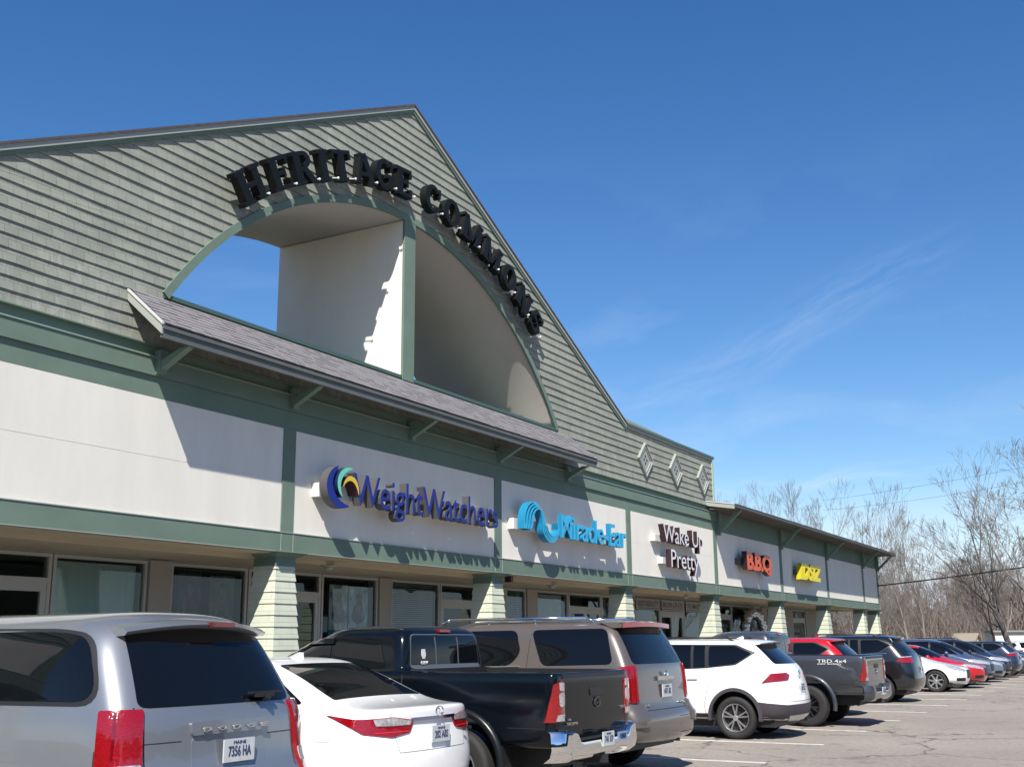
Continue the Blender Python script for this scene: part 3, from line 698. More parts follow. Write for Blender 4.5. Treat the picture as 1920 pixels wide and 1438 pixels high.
s1 = sign('storefront_sign', 19.3, 4.4, 'blue channel letter sign reading WeightWatchers with a blue, mint and yellow crescent emblem')
raceway(s1, 16.28, 22.35, 4.29, 4.55)
channel(s1, 'WeightWatchers', 17.0, 22.46, 4.00, 4.80, [BLUEF, GREYR], y0=-.44, depth=.17, bold=.004, spacing=.96)
bm = bmesh.new(); crescent(bm, 16.66, 4.49, .46, .40, 105, 300, .19, -.44, -.26); bm_obj('blue_crescent', local(s1, bm), [BLUEF, GREYR], s1, smooth=40)
bm = bmesh.new(); crescent(bm, 16.83, 4.55, .36, .32, 75, 235, .11, -.475, -.2); bm_obj('mint_crescent', local(s1, bm), [mat('mint_face', (.16, .62, .42), .3), mat('navy_return', (.01, .02, .09), .4)], s1, smooth=40)
bm = bmesh.new(); crescent(bm, 16.9, 4.42, .25, .30, -8, 165, .09, -.46, -.2); bm_obj('yellow_crescent', local(s1, bm), [mat('yellow_face', (.75, .50, .02), .3), mat('maroon_return', (.06, .01, .02), .4)], s1, smooth=40)

SKY = mat('sky_blue_face', (.03, .44, .74), .35); SKYR = mat('sky_blue_return', (.015, .24, .44), .35)
s2 = sign('storefront_sign', 26.7, 4.5, 'light blue channel letter sign reading Miracle-Ear with a striped wave emblem')
raceway(s2, 23.62, 29.6, 4.30, 4.56)
channel(s2, 'Miracle-Ear', 25.72, 29.8, 4.22, 4.84, [SKY, SKYR], y0=-.42, depth=.12, bold=.008, spacing=1.0)
for k in range(4):
    pts = []
    for i in range(41):
        t = i/40
        if t < .5:
            a = math.pi*(1-t*2); pts.append((24.22+.1*k-.02*k+(.48-.05*k)*math.cos(a), 4.42+(.56-.045*k)*math.sin(a) if a < math.pi else 4.42))
        else:
            a = math.pi*(t-.5)*2; pts.append((25.13+.03*k-(.43-.045*k)*math.cos(a), 4.42-(.34-.05*k)*math.sin(a)))
    pts = [(23.74+.085*k, 4.30)]+pts+[(25.5+.0*k-.0, 4.58-.05*k)]
    bm = bmesh.new(); th = .021; A = []
    for i, (u, v) in enumerate(pts):
        a = Vector(pts[max(i-1, 0)]); b = Vector(pts[min(i+1, len(pts)-1)]); d = (b-a).normalized(); nn = Vector((-d.y, d.x))*th
        A.append([bm.verts.new((u+s_*nn.x, y, v+s_*nn.y)) for y in (-.43-.004*k, -.24) for s_ in (-1, 1)])
    for p, q in zip(A, A[1:]):
        for i, j in ((0, 1), (1, 3), (3, 2), (2, 0)): bm.faces.new((p[i], q[i], q[j], p[j]))
    bm.faces.new(A[0]); bm.faces.new(A[-1])
    bmesh.ops.recalc_face_normals(bm, faces=bm.faces)
    for f in bm.faces: f.normal_update(); f.material_index = 0 if (abs(f.normal.y) > .7 and f.calc_center_median().y < -.35) else 1
    bm_obj('emblem_stripe', local(s2, bm), [SKY, SKYR], s2)

WF = mat('white_face', (.8, .79, .8), .3); DARKR = mat('dark_maroon_return', (.035, .012, .016), .4)
s3 = sign('storefront_sign', 34.4, 4.6, 'two line sign with white letters on dark returns reading Wake Up Pretty')
raceway(s3, 32.5, 35.9, 4.66, 4.86); raceway(s3, 33.05, 35.3, 4.0, 4.2)
channel(s3, 'Wake Up', 32.65, 36.15, 4.46, 5.18, [WF, DARKR], y0=-.42, depth=.18, bold=.0)
channel(s3, 'Pretty', 33.22, 35.65, 3.70, 4.44, [WF, DARKR], y0=-.42, depth=.18, bold=.0)

s4 = sign('storefront_sign', 42.3, 4.5, 'orange channel letter sign reading B.B.Q on the low wing of the plaza')
raceway(s4, 40.55, 43.5, 4.38, 4.62, GREYR)
channel(s4, 'B.B.Q', 40.78, 43.85, 4.08, 4.88, [mat('orange_face', (.75, .09, .01), .35), mat('black_return', (.02, .008, .008), .4)], y0=-.42, depth=.2, bold=.05, spacing=.9)
s5 = sign('storefront_sign', 49.8, 4.5, 'yellow slanted channel letter sign right of the orange B.B.Q sign')
raceway(s5, 48.2, 51.0, 4.38, 4.6, GREYR)
channel(s5, 'IDSIZ', 47.95, 51.5, 4.15, 4.87, [mat('yellow_sign_face', (.92, .76, .01), .35), mat('olive_return', (.5, .42, .0), .4)], y0=-.42, depth=.2, bold=.05, spacing=.95, shear=.25)

# --- HERITAGE COMMONS, black slab serif letters on the arch
def seg(bm, x0, z0, x1, z1, th, y0, y1):
    d = Vector((x1-x0, z1-z0)).normalized(); n = Vector((-d.y, d.x))*th/2
    prism(bm, [(x0-n.x, z0-n.y), (x1-n.x, z1-n.y), (x1+n.x, z1+n.y), (x0+n.x, z0+n.y)], y0, y1)
def ring(bm, cx, cz, rx, rz, a0, a1, th, y0, y1, thz=None, n=22):
    thz = thz or th*.62
    for i in range(n):
        pass
    o = []; q = []
    for k in range(n+1):
        a = R(a0+(a1-a0)*k/n); o.append((cx+rx*math.cos(a), cz+rz*math.sin(a))); q.append((cx+(rx-th)*math.cos(a), cz+(rz-thz)*math.sin(a)))
    A = [[bm.verts.new((u, y, v)) for u, v in l_] for y in (y0, y1) for l_ in (o, q)]
    for k in range(n):
        for a, b in ((A[0], A[1]), (A[2], A[3]), (A[0], A[2]), (A[1], A[3])): bm.faces.new((a[k], a[k+1], b[k+1], b[k]))
    if abs(a1-a0) < 359:
        for k in (0, n): bm.faces.new((A[0][k], A[1][k], A[3][k], A[2][k]))
def slab(ch):
    bm = bmesh.new(); T = .27; S = .13; j = [0]
    def Y(): j[0] += 1; return (-.09-.0012*j[0], .09)
    def v(x, z0=0, z1=1): seg(bm, x, z0, x, z1, T, *Y())
    def h(x0, x1, z, t=S): seg(bm, x0, z, x1, z, t, *Y())
    def ser(x, z, w_=.22): h(x-w_, x+w_, z)
    e = S/2
    if ch == 'H':
        v(.22); v(.82); h(.22, .82, .5)
        for x in (.22, .82): ser(x, e); ser(x, 1-e)
        W = 1.04
    elif ch == 'E':
        v(.24); h(.02, .84, e); h(.02, .84, 1-e); h(.24, .62, .5); seg(bm, .8, 0, .8, .3, .1, *Y()); seg(bm, .8, 1, .8, .7, .1, *Y()); seg(bm, .62, .36, .62, .64, .09, *Y()); W = .88
    elif ch == 'R':
        v(.24); h(.02, .46, e); h(.02, .5, 1-e); h(.24, .5, .47); ring(bm, .5, .735, .33, .265, -90, 90, .2, *Y()); seg(bm, .5, .47, .78, .06, .22, *Y()); h(.66, .98, e); W = 1.0
    elif ch == 'I':
        v(.25); ser(.25, e, .25); ser(.25, 1-e, .25); W = .5
    elif ch == 'T':
        v(.45); ser(.45, e); h(0, .9, 1-e); seg(bm, .05, 1, .05, .7, .1, *Y()); seg(bm, .85, 1, .85, .7, .1, *Y()); W = .9
    elif ch == 'A':
        seg(bm, .16, .05, .45, 1, .13, *Y()); seg(bm, .84, .05, .5, 1, .24, *Y()); h(.25, .72, .32); ser(.15, e, .16); ser(.83, e, .19); h(.35, .6, 1-e); W = 1.02
    elif ch in 'GC':
        ring(bm, .48, .5, .46, .52, 42, 320, .24, *Y()); seg(bm, .84, .98, .84, .64, .1, *Y())
        if ch == 'G': seg(bm, .78, .02, .78, .46, .22, *Y()); h(.56, .98, .46)
        else: seg(bm, .84, .14, .84, .3, .1, *Y())
        W = .96
    elif ch == 'O':
        ring(bm, .48, .5, .48, .52, 0, 360, .26, *Y()); W = .96
    elif ch == 'M':
        v(.2); v(1.04); seg(bm, .2, 1, .62, .1, .17, *Y()); seg(bm, 1.04, 1, .62, .1, .13, *Y())
        for x in (.2, 1.04): ser(x, e, .2)
        h(.0, .3, 1-e); h(.94, 1.24, 1-e); W = 1.24
    elif ch == 'N':
        v(.2); v(.84); seg(bm, .18, 1, .86, .0, .2, *Y()); ser(.2, e, .2); ser(.84, 1-e, .2); h(0, .3, 1-e); W = 1.04
    elif ch == 'S':
        ring(bm, .42, .74, .36, .27, 20, 270, .2, *Y()); ring(bm, .42, .26, .38, .27, -160, 90, .2, *Y()); seg(bm, .76, .98, .76, .72, .1, *Y()); seg(bm, .07, .02, .07, .28, .1, *Y()); W = .84
    return bm, W
hs_ = sign('gable_sign', XC, 9.8, 'black slab serif letters reading HERITAGE COMMONS curved over the gable arch')
LET = [('H', -36.8), ('E', -31.2), ('R', -26.4), ('I', -22.4), ('T', -18.6), ('A', -13.7), ('G', -9.2), ('E', -4.7), ('C', 2.6), ('O', 7.6), ('M', 13.4), ('M', 19.6), ('O', 25.4), ('N', 30.7), ('S', 35.6)]
BULB = mat('white_boot', (.8, .8, .8), .3)
for ch, ang in LET:
    bm, W = slab(ch); hgt = .63; wd = .69
    M = Matrix.Translation((XC, -.27, CZ)) @ Matrix.Rotation(R(ang), 4, 'Y') @ Matrix.Translation((0, 0, 8.72)) @ Matrix.Diagonal((wd, .95, hgt, 1)) @ Matrix.Translation((-W/2, 0, 0))
    bmesh.ops.transform(bm, matrix=M, verts=bm.verts); bmesh.ops.translate(bm, vec=-hs_.location, verts=bm.verts)
    lt = bm_obj('letter', bm, BLACK, hs_)
    bm = bmesh.new(); Mb = Matrix.Translation((XC, 0, CZ)) @ Matrix.Rotation(R(ang+1.9), 4, 'Y') @ Matrix.Translation((0, 0, 8.80))
    p = Mb @ Vector((0, -.41, -.03)); bmesh.ops.create_uvsphere(bm, u_segments=10, v_segments=6, radius=.027, matrix=Matrix.Translation(p))
    Mc = Mb @ Vector((0, -.02, .05)); tube(bm, p, Mc, .012, n=6)
    bmesh.ops.translate(bm, vec=-hs_.location, verts=bm.verts); bm_obj('wiring_boot', bm, BULB, lt, smooth=50)
# ================================================================= vehicles
def ring_pts(w, yr, yf, z, rr=.15, rf=.25, cr=.03, cf=.1, ns=10, tp=.02):
    mid = (yr+yf)/2; hf = (yf-yr)/2
    def wy(y): return w*(1-tp*abs((y-mid)/hf)**4)
    a = w-rr; b = w-rf
    H = [(0, yr), (a*.5, yr+cr*.25*(a/w)**2), (a, yr+cr*(a/w)**2), (w-rr*.29, yr+cr+rr*.29)]
    y0 = yr+cr+rr; y1 = yf-cf-rf
    for i in range(ns): 
        y = y0+(y1-y0)*i/(ns-1); H.append((wy(y), y))
    H += [(w-rf*.29, yf-cf-rf*.29), (b, yf-cf*(b/w)**2), (b*.5, yf-cf*.25*(b/w)**2), (0, yf)]
    def zz(y):
        if not isinstance(z, (list, tuple)): return z
        if y <= z[0][0]: return z[0][1]
        for (ya, za), (yb, zb) in zip(z, z[1:]):
            if y <= yb: return za+(zb-za)*(y-ya)/(yb-ya)
        return z[-1][1]
    full = H + [(-x, y) for x, y in H[-2:0:-1]]
    return [(x, y, zz(y)) for x, y in full], len(H)
def carbody(levels, mats, parent, cuts=(), boxcuts=(), sub=2, defaults={}):
    bm = bmesh.new(); rings = []
    for lv in levels:
        d = dict(defaults); d.update(lv); pts, nh = ring_pts(**d); rings.append([bm.verts.new(p) for p in pts])
    n = len(rings[0])
    for A, Bq in zip(rings, rings[1:]):
        for i in range(n): bm.faces.new((A[i], A[(i+1) % n], Bq[(i+1) % n], Bq[i]))
    for Rg in (rings[0], rings[-1]):
        for i in range(nh-1):
            a, b = Rg[i], Rg[i+1]; c, d = Rg[(n-i-1) % n], Rg[(n-i) % n]
            vs = []
            for v in (a, b, c, d):
                if v not in vs: vs.append(v)
            if len(vs) >= 3: bm.faces.new(vs)
    bmesh.ops.recalc_face_normals(bm, faces=bm.faces)
    me = bpy.data.meshes.new('body'); bm.to_mesh(me); bm.free()
    for mt in mats: me.materials.append(mt)
    o = bpy.data.objects.new('tmp', me); COL.objects.link(o)
    sm = o.modifiers.new('s', 'SUBSURF'); sm.levels = sub; sm.render_levels = sub
    cutters = []
    for (y, zc, Rw, x0) in cuts:
        for s in (-1, 1):
            cb = bmesh.new(); tube(cb, (s*x0, y, zc), (s*1.3, y, zc), Rw, n=40)
            cutters.append(cb)
    for (x0, x1, y0, y1, z0, z1) in boxcuts:
        cb = bmesh.new(); box(cb, x0, x1, y0, y1, z0, z1); cutters.append(cb)
    tmp = []
    for cb in cutters:
        bmesh.ops.recalc_face_normals(cb, faces=cb.faces)
        for f in cb.faces: f.material_index = 1
        m2 = bpy.data.meshes.new('c'); cb.to_mesh(m2); cb.free()
        for mt in mats: m2.materials.append(mt)
        co = bpy.data.objects.new('c', m2); COL.objects.link(co); tmp.append(co)
        bo = o.modifiers.new('b', 'BOOLEAN'); bo.object = co; bo.operation = 'DIFFERENCE'; bo.solver = 'EXACT'
    dg = bpy.context.evaluated_depsgraph_get(); dg.update()
    fin = bpy.data.meshes.new_from_object(o.evaluated_get(dg)); fin.name = 'body'
    for c in tmp: bpy.data.objects.remove(c)
    bpy.data.objects.remove(o)
    for p in fin.polygons: p.use_smooth = True
    fin.set_sharp_from_angle(angle=R(38))
    ob = bpy.data.objects.new('body', fin); COL.objects.link(ob); ob.parent = parent
    bv = BVHTree.FromPolygons([v.co.copy() for v in fin.vertices], [list(p.vertices) for p in fin.polygons])
    return ob, bv
def rounded(p2, r, n=5):
    if r <= 0: return p2
    out_ = []; N = len(p2)
    for i in range(N):
        p = Vector(p2[i]); a = (Vector(p2[i-1])-p); b = (Vector(p2[(i+1) % N])-p)
        q = min(r, a.length*.45, b.length*.45); pa = p+a.normalized()*q; pb = p+b.normalized()*q
        for k in range(n+1):
            t = k/n; out_.append(tuple(pa*(1-t)**2+p*2*t*(1-t)+pb*t*t))
    return out_
DIRS = {'L': (1, 0, 0), 'R': (-1, 0, 0), 'B': (0, 1, 0), 'F': (0, -1, 0), 'BL': (.7, .7, 0), 'BR': (-.7, .7, 0), 'FL': (.7, -.7, 0), 'FR': (-.7, -.7, 0)}
def patch(bv, pts, d, m_, name, parent, off=.004, r=0., res=.06, rim=.012):
    """a panel (glass, lens, trim) that follows the body surface; pts are approximate 3D points"""
    if isinstance(d, str): d = DIRS[d]
    D = Vector(d).normalized()
    top_ = abs(D.z) > .9
    U = Vector((D.y, -D.x, 0)).normalized() if not top_ else Vector((1, 0, 0)); V = Vector((0, 0, 1)) if not top_ else Vector((0, 1, 0))
    p2 = [(Vector(p).dot(U), Vector(p).dot(V)) for p in pts]
    p2 = rounded(p2, r)
    bm = bmesh.new(); f = bm.faces.new([bm.verts.new((u, v, 0)) for u, v in p2]); f.normal_update()
    us = [p[0] for p in p2]; vs = [p[1] for p in p2]
    for lo, hi, nx in ((min(us), max(us), (1, 0, 0)), (min(vs), max(vs), (0, 1, 0))):
        k = int((hi-lo)/res)+1
        for i in range(1, k):
            c = lo+(hi-lo)*i/k
            bmesh.ops.bisect_plane(bm, geom=bm.verts[:]+bm.edges[:]+bm.faces[:], plane_co=(c if nx[0] else 0, c if nx[1] else 0, 0), plane_no=nx, dist=1e-6)
    dead = []
    for v in bm.verts:
        o3 = U*v.co.x+V*v.co.y-D*6
        hit, no, ix, ds = bv.ray_cast(o3, D)
        if hit is None or ds > 8.5:
            hit, no, ix, ds = bv.find_nearest(U*v.co.x+V*v.co.y - D*.9)
        if no.dot(D) > 0: no = -no
        v.co = hit+no*off-D*.0
    be = [e for e in bm.edges if e.is_boundary]
    ext = bmesh.ops.extrude_edge_only(bm, edges=be)
    for v in [g for g in ext['geom'] if isinstance(g, bmesh.types.BMVert)]: v.co += D*rim
    for f_ in bm.faces: f_.smooth = True
    bmesh.ops.recalc_face_normals(bm, faces=bm.faces)
    me = bpy.data.meshes.new(name); bm.to_mesh(me); bm.free(); me.set_sharp_from_angle(angle=R(50))
    return link(name, me, m_, parent)
def mir(pts): return [(-x, y, z) for x, y, z in pts]
MD = {'L': 'R', 'B': 'B', 'F': 'F', 'BL': 'BR', 'FL': 'FR'}
def both(bv, pts, d, *a, **k):
    patch(bv, pts, d, *a, **k)
    dd = MD[d] if isinstance(d, str) else (-d[0], d[1], d[2])
    patch(bv, mir(pts), dd, *a, **k)
def lathe(bm, prof, n=40, mi=0, s=1):
    rg = []
    for x, r in prof: rg.append([bm.verts.new((x*s, r*math.cos(2*math.pi*i/n), r*math.sin(2*math.pi*i/n))) for i in range(n)])
    for a, b in zip(rg, rg[1:]):
        for i in range(n): f = bm.faces.new((a[i], a[(i+1) % n], b[(i+1) % n], b[i])); f.material_index = mi
def wheel(parent, x, y, Rw, W, s, spokes=5, m_=None, rimf=.66, dbl=True):
    """s=-1 left side (outer face towards -x)"""
    m_ = m_ or ALLOY
    wroot = None
    bm = bmesh.new(); rr = Rw*rimf
    lathe(bm, [(.03, rr*.98), (.008, rr*1.06), (0, Rw*.84), (.006, Rw*.93), (.028, Rw*.985), (.05, Rw), (W-.05, Rw), (W-.02, Rw*.97), (W, Rw*.85), (W, rr)], 48, 0, -s)
    for k in range(64):      # tread blocks
        a = 2*math.pi*k/64
        for xx in (.03, W*.5, W-.06):
            pass
    t = bm_obj('wheel', bm, TYRE, parent, smooth=45); t.location = (x, y, Rw)
    bm = bmesh.new()
    lathe(bm, [(.028, rr*1.0), (.012, rr*.965), (.02, rr*.93), (.05, rr*.9), (W*.7, rr*.86)], 48, 0, -s)
    lathe(bm, [(.105, rr*.88), (.10, .02)], 30, 1, -s)
    for k in range(spokes):
        for dd in ((-.13, .13) if dbl else (0,)):
            a = 2*math.pi*k/spokes+.3; a1 = a+dd*1.5
            p0 = Vector((0, math.cos(a+dd*.3)*rr*.14, math.sin(a+dd*.3)*rr*.14)); p1 = Vector((0, math.cos(a1)*rr*.93, math.sin(a1)*rr*.93))
            d = (p1-p0).normalized(); nn = Vector((0, -d.z, d.y)); w0 = rr*(.055 if dbl else .13); w1 = rr*(.045 if dbl else .09)
            vs = []
            for xx, sc in ((.028, .8), (.06, 1.2)):
                for p, ww in ((p0, w0), (p1, w1)):
                    for sg in (-1, 1): vs.append(bm.verts.new((-s*(xx+(0 if p is p0 else -.004)), p.y+nn.y*ww*sg*sc, p.z+nn.z*ww*sg*sc)))
            for q in ((0, 1, 3, 2), (0, 2, 6, 4), (1, 5, 7, 3), (2, 3, 7, 6), (0, 4, 5, 1)): bm.faces.new([vs[i] for i in q])
    lathe(bm, [(.06, rr*.2), (.024, rr*.19), (.018, rr*.12), (.016, .001)], 20, 0, -s)
    bm_obj('rim', bm, [m_, TRIM], t, smooth=35)
    return t
def plate(parent, x, y, z, txt, w_=.31, h_=.155, tilt=0, extra=None):
    bm = bmesh.new(); box(bm, -w_/2, w_/2, -.006, .006, -h_/2, h_/2); o = bm_obj('licence_plate', bm, WHITEP, parent, loc=(x, y, z)); o.rotation_euler = (tilt, 0, 0)
    tb = fit_text(text_bm(txt, 1, .004, .012), -w_*.36, w_*.38, -h_*.26, h_*.2, -.0075); bm_obj('lettering', tb, PLATEINK, o)
    tb = fit_text(text_bm(extra or 'MAINE', 1, .004, .0), -w_*.2, w_*.2, h_*.28, h_*.42, -.0075); bm_obj('lettering', tb, PLATEINK, o)
    return o
def lettering(parent, s, x0, x1, z0, z1, y, m_=CHROME, bold=.01, depth=.008, d='B'):
    tb = fit_text(text_bm(s, 1, depth, bold), x0, x1, z0, z1, 0)
    if d == 'L':
        for v in tb.verts: v.co = Vector((y+v.co.y, -v.co.x, v.co.z))     # reads from the left side
    else:
        for v in tb.verts: v.co.y += y
    return bm_obj('lettering', tb, m_, parent)
def place(root, cx, yrear, rz=0): root.location = (cx, yrear, 0); root.rotation_euler = (0, 0, rz)
def mirrors(bv, parent, m_, y, z, w_):
    for s in (-1, 1):
        bm = bmesh.new(); bmesh.ops.create_uvsphere(bm, u_segments=14, v_segments=8, radius=1, matrix=Matrix.Translation((s*(w_+.13), y, z)) @ Matrix.Diagonal((.12, .08, .085, 1)))
        tube(bm, (s*(w_-.06), y, z-.05), (s*(w_+.08), y, z-.02), .03, n=8); bm_obj('mirror', bm, m_, parent, smooth=50)
def seam(bv, pts, d, parent, wdt=.007, off=.0015):
    """panel gap: thin dark line following a polyline"""
    D = Vector(DIRS[d] if isinstance(d, str) else d)
    for a, b in zip(pts, pts[1:]):
        a, b = Vector(a), Vector(b); e = (b-a).normalized(); n = e.cross(D).normalized()*wdt/2
        patch(bv, [a-n, b-n, b+n, a+n], d, SEAM, 'panel_gap', parent, off=off, res=.12, rim=.001)
SEAM = mat('panel_gap_dark', (.01, .01, .01), .8)
def underbody(parent, w_, L_, z):
    bm = bmesh.new(); box(bm, -w_+.12, w_-.12, .35, L_-.35, z-.1, z+.08); tube(bm, (.45, .12, z-.02), (.45, 1.0, z-.02), .03, n=10)
    bm_obj('underbody', bm, TRIM, parent)

# ---- silver minivan
PV = paint('paint_silver_blue', (.265, .28, .31), .55, .32)
car = empty('minivan', label='silver grey minivan with tinted glass parked nose in, nearest the camera', cat='minivan')
df = dict(rr=.2, rf=.45, cr=.06, cf=.18)
lv = [dict(w=.86, yr=.10, yf=5.0, z=.26), dict(w=.94, yr=.03, yf=5.10, z=.40), dict(w=.975, yr=0, yf=5.15, z=.60), dict(w=.985, yr=.02, yf=5.14, z=[(0, .70), (4, .74), (5.15, .66)]),
      dict(w=.985, yr=.09, yf=5.10, z=[(0, .80), (4, .86), (5.15, .76)]),
      dict(w=.98, yr=.105, yf=5.0, z=[(0, 1.08), (3.9, 1.02), (5.1, .86)]), dict(w=.955, yr=.13, yf=4.35, z=[(0, 1.20), (3.5, 1.16), (4.4, 1.08)], rr=.22, rf=.3),
      dict(w=.90, yr=.27, yf=3.8, z=1.45, rr=.23, rf=.3), dict(w=.835, yr=.41, yf=3.35, z=1.68, rr=.23, rf=.3), dict(w=.75, yr=.47, yf=3.1, z=1.785, rr=.25, rf=.25), dict(w=.54, yr=.62, yf=2.9, z=1.85, rr=.2, rf=.2, cr=.04), dict(w=.25, yr=.85, yf=2.6, z=1.87, rr=.1, rf=.1, cr=.02, cf=.04)]
ob, bv = carbody(lv, [PV, TRIM], car, cuts=[(1.05, .35, .42, .62), (4.15, .35, .42, .62)], defaults=df)
patch(bv, [(-.75, 0, 1.215), (.76, 0, 1.215), (.66, 0, 1.74), (-.64, 0, 1.74)], 'B', GLASSD, 'rear_window', car, r=.06)
both(bv, [(0, .37, 1.23), (0, 1.92, 1.22), (0, 1.92, 1.75), (0, .95, 1.74), (0, .62, 1.70)], 'L', TRIM, 'window_frame', car, off=.003, r=.2)
both(bv, [(0, .41, 1.26), (0, 1.89, 1.25), (0, 1.89, 1.72), (0, .95, 1.715), (0, .66, 1.68)], 'L', GLASSD, 'side_window', car, off=.007, r=.2)
both(bv, [(0, 1.95, 1.24), (0, 2.95, 1.22), (0, 2.95, 1.71), (0, 1.95, 1.72)], 'L', GLASSD, 'side_window', car, off=.007, r=.05)
both(bv, [(0, 3.03, 1.22), (0, 4.0, 1.17), (0, 3.3, 1.62), (0, 3.03, 1.69)], 'L', GLASSD, 'side_window', car, off=.006, r=.05)
both(bv, [(-.975, .31, 1.20), (-.98, .31, .64), (-.92, .08, .64), (-.84, .05, .66), (-.865, .05, 1.20)], 'BL', REDL, 'taillight', car, off=.026, r=.02, rim=.05)
both(bv, [(-.95, .16, .86), (-.86, .05, .86), (-.85, .05, .75), (-.95, .16, .75)], 'BL', CLEARL, 'reversing_lens', car, off=.033, r=.02)
for s in (-1, 1):
    patch(bv, [(s*.955, .2, 1.18), (s*.945, .19, 1.18), (s*.945, .19, .90), (s*.955, .2, .90)], 'BL' if s < 0 else 'BR', REDD, 'lens_strip', car, off=.031)
seam(bv, [(s*.2, 0, 1.215) for s in (-3.9, 3.9)], 'B', car, wdt=.008)
both(bv, [(0, .34, .95), (0, .36, .95), (0, .36, .70), (0, .34, .70)], 'L', SEAM, 'panel_gap', car, off=.002, rim=.001)
# spoiler with brake light
bm = bmesh.new(); pr = None
for i in range(13):
    x = -.70+1.40*i/12; cv = .10*(x/.70)**2; q = [bm.verts.new((x, y+cv, z-.055*(x/.70)**2)) for y, z in ((.95, 1.835), (.62, 1.825), (.36, 1.795), (.31, 1.77), (.33, 1.745), (.48, 1.735))]
    if pr:
        for j in range(5): bm.faces.new((pr[j], q[j], q[j+1], pr[j+1]))
    else: bm.faces.new(q)
    pr = q
bm.faces.new(pr[::-1]); bm_obj('spoiler', bm, PV, car, smooth=50)
boxes('brake_light', [(-.02, .24, .305, .34, 1.752, 1.785)], REDD, car)
seam(bv, [(-.735, 0, 1.18), (-.735, 0, .66), (.735, 0, .66), (.735, 0, 1.18)], 'B', car)
seam(bv, [(-.735, 0, .985), (-.43, 0, .985)], 'B', car); seam(bv, [(.43, 0, .985), (.735, 0, .985)], 'B', car)
seam(bv, [(0, 1.9, 1.18), (0, 1.9, .45)], 'L', car); pass
patch(bv, [(-.34, 0, 1.01), (.38, 0, 1.01), (.40, 0, .70), (-.36, 0, .70)], 'B', paint('paint_silver_recess', (.24, .26, .30), .5, .35), 'plate_recess', car, off=.003, r=.05)
patch(bv, [(-.36, 0, 1.10), (.40, 0, 1.10), (.39, 0, 1.015), (-.35, 0, 1.015)], 'B', PV, 'garnish', car, off=.026, r=.02, rim=.03)
for k, ch in enumerate('DODGE'):
    lettering(car, ch, -.27+.145*k, -.19+.145*k, 1.04, 1.07, .074)
lettering(car, 'GRAND CARAVAN', -.68, -.40, .74, .775, .062, bold=0)
plate(car, .07, .055, .895, '7356 HA')
bm = bmesh.new(); tube(bm, (.40, .13, 1.23), (.40, .085, 1.25), .025, n=10); box(bm, .24, .60, .13, .15, 1.27, 1.285); box(bm, .30, .48, .10, .14, 1.245, 1.275); bm_obj('wiper', bm, TRIM, car, smooth=40)
for s in (-1, 1):
    for y in (1.05, 4.15): wheel(car, s*.965, y, .335, .22, s, 5, ALLOY)
underbody(car, .95, 5.1, .32); mirrors(bv, car, PV, 3.65, 1.2, .96)
place(car, 6.27, -7.72)

# ---- white sedan
PW = paint('paint_pearl_white', (.93, .93, .92), 0, .3)
car = empty('sedan', label='white sedan with slanted rear window and long tapering red taillights, beside the silver minivan', cat='car')
df = dict(rr=.22, rf=.4, cr=.13, cf=.2)
lv = [dict(w=.76, yr=.12, yf=4.75, z=.22), dict(w=.86, yr=.03, yf=4.86, z=.36), dict(w=.905, yr=0, yf=4.9, z=.56), dict(w=.91, yr=.03, yf=4.88, z=[(0, .78), (4, .72), (4.9, .62)]),
      dict(w=.90, yr=.07, yf=4.8, z=[(0, .93), (3.8, .84), (4.8, .70)]),
      dict(w=.85, yr=.045, yf=4.7, z=[(0, 1.075), (.6, 1.01), (3.7, .93), (4.7, .74)], rr=.2), dict(w=.83, yr=.10, yf=4.6, z=[(0, 1.085), (.6, 1.03), (3.7, .95), (4.6, .77)], rr=.2),
      dict(w=.79, yr=.58, yf=3.75, z=[(0, 1.135), (1.0, 1.05), (3.8, .98)], rr=.08, cr=.04, rf=.2), dict(w=.715, yr=.98, yf=3.25, z=1.29, rr=.07, cr=.04), dict(w=.63, yr=1.42, yf=2.8, z=1.45, rr=.07, cr=.04, rf=.2, cf=.1), dict(w=.50, yr=1.62, yf=2.6, z=1.49, rr=.06, cr=.03, rf=.1, cf=.06), dict(w=.25, yr=1.9, yf=2.4, z=1.505, rr=.08, rf=.08, cr=.02, cf=.02)]
ob, bv = carbody(lv, [PW, TRIM], car, cuts=[(1.08, .33, .39, .58), (3.95, .33, .39, .58)], defaults=df)
patch(bv, [(-.66, .52, 1.10), (.66, .52, 1.10), (.57, 1.42, 1.385), (-.57, 1.42, 1.385)], (0, .55, -.83), GLASSD, 'rear_window', car, r=.05, off=.004) if False else None
patch(bv, [(-.67, .68, 0), (.67, .68, 0), (.57, 1.42, 0), (-.57, 1.42, 0)], (0, 0, -1), GLASSD, 'rear_window', car, r=.03, off=.005)
both(bv, [(0, .95, 1.10), (0, 3.3, 1.04), (0, 2.75, 1.33), (0, 1.9, 1.375), (0, 1.35, 1.33)], 'L', GLASSD, 'side_window', car, r=.06, off=.006)
both(bv, [(0, 2.02, 1.06), (0, 2.1, 1.06), (0, 2.08, 1.38), (0, 2.0, 1.38)], 'L', TRIM, 'door_pillar', car, off=.009)
both(bv, [(-.90, .55, 1.015), (-.885, .25, .985), (-.60, .08, 1.0), (-.34, .04, .965), (-.40, .04, .86), (-.62, .07, .83), (-.86, .2, .865)], (.55, .84, 0), REDL, 'taillight', car, off=.012, r=.02, rim=.03)
both(bv, [(-.80, .12, .985), (-.60, .08, .995), (-.38, .04, .96), (-.40, .04, .925), (-.62, .07, .925), (-.78, .12, .93)], (.55, .84, 0), CLEARL, 'lens_strip', car, off=.017, r=.01)
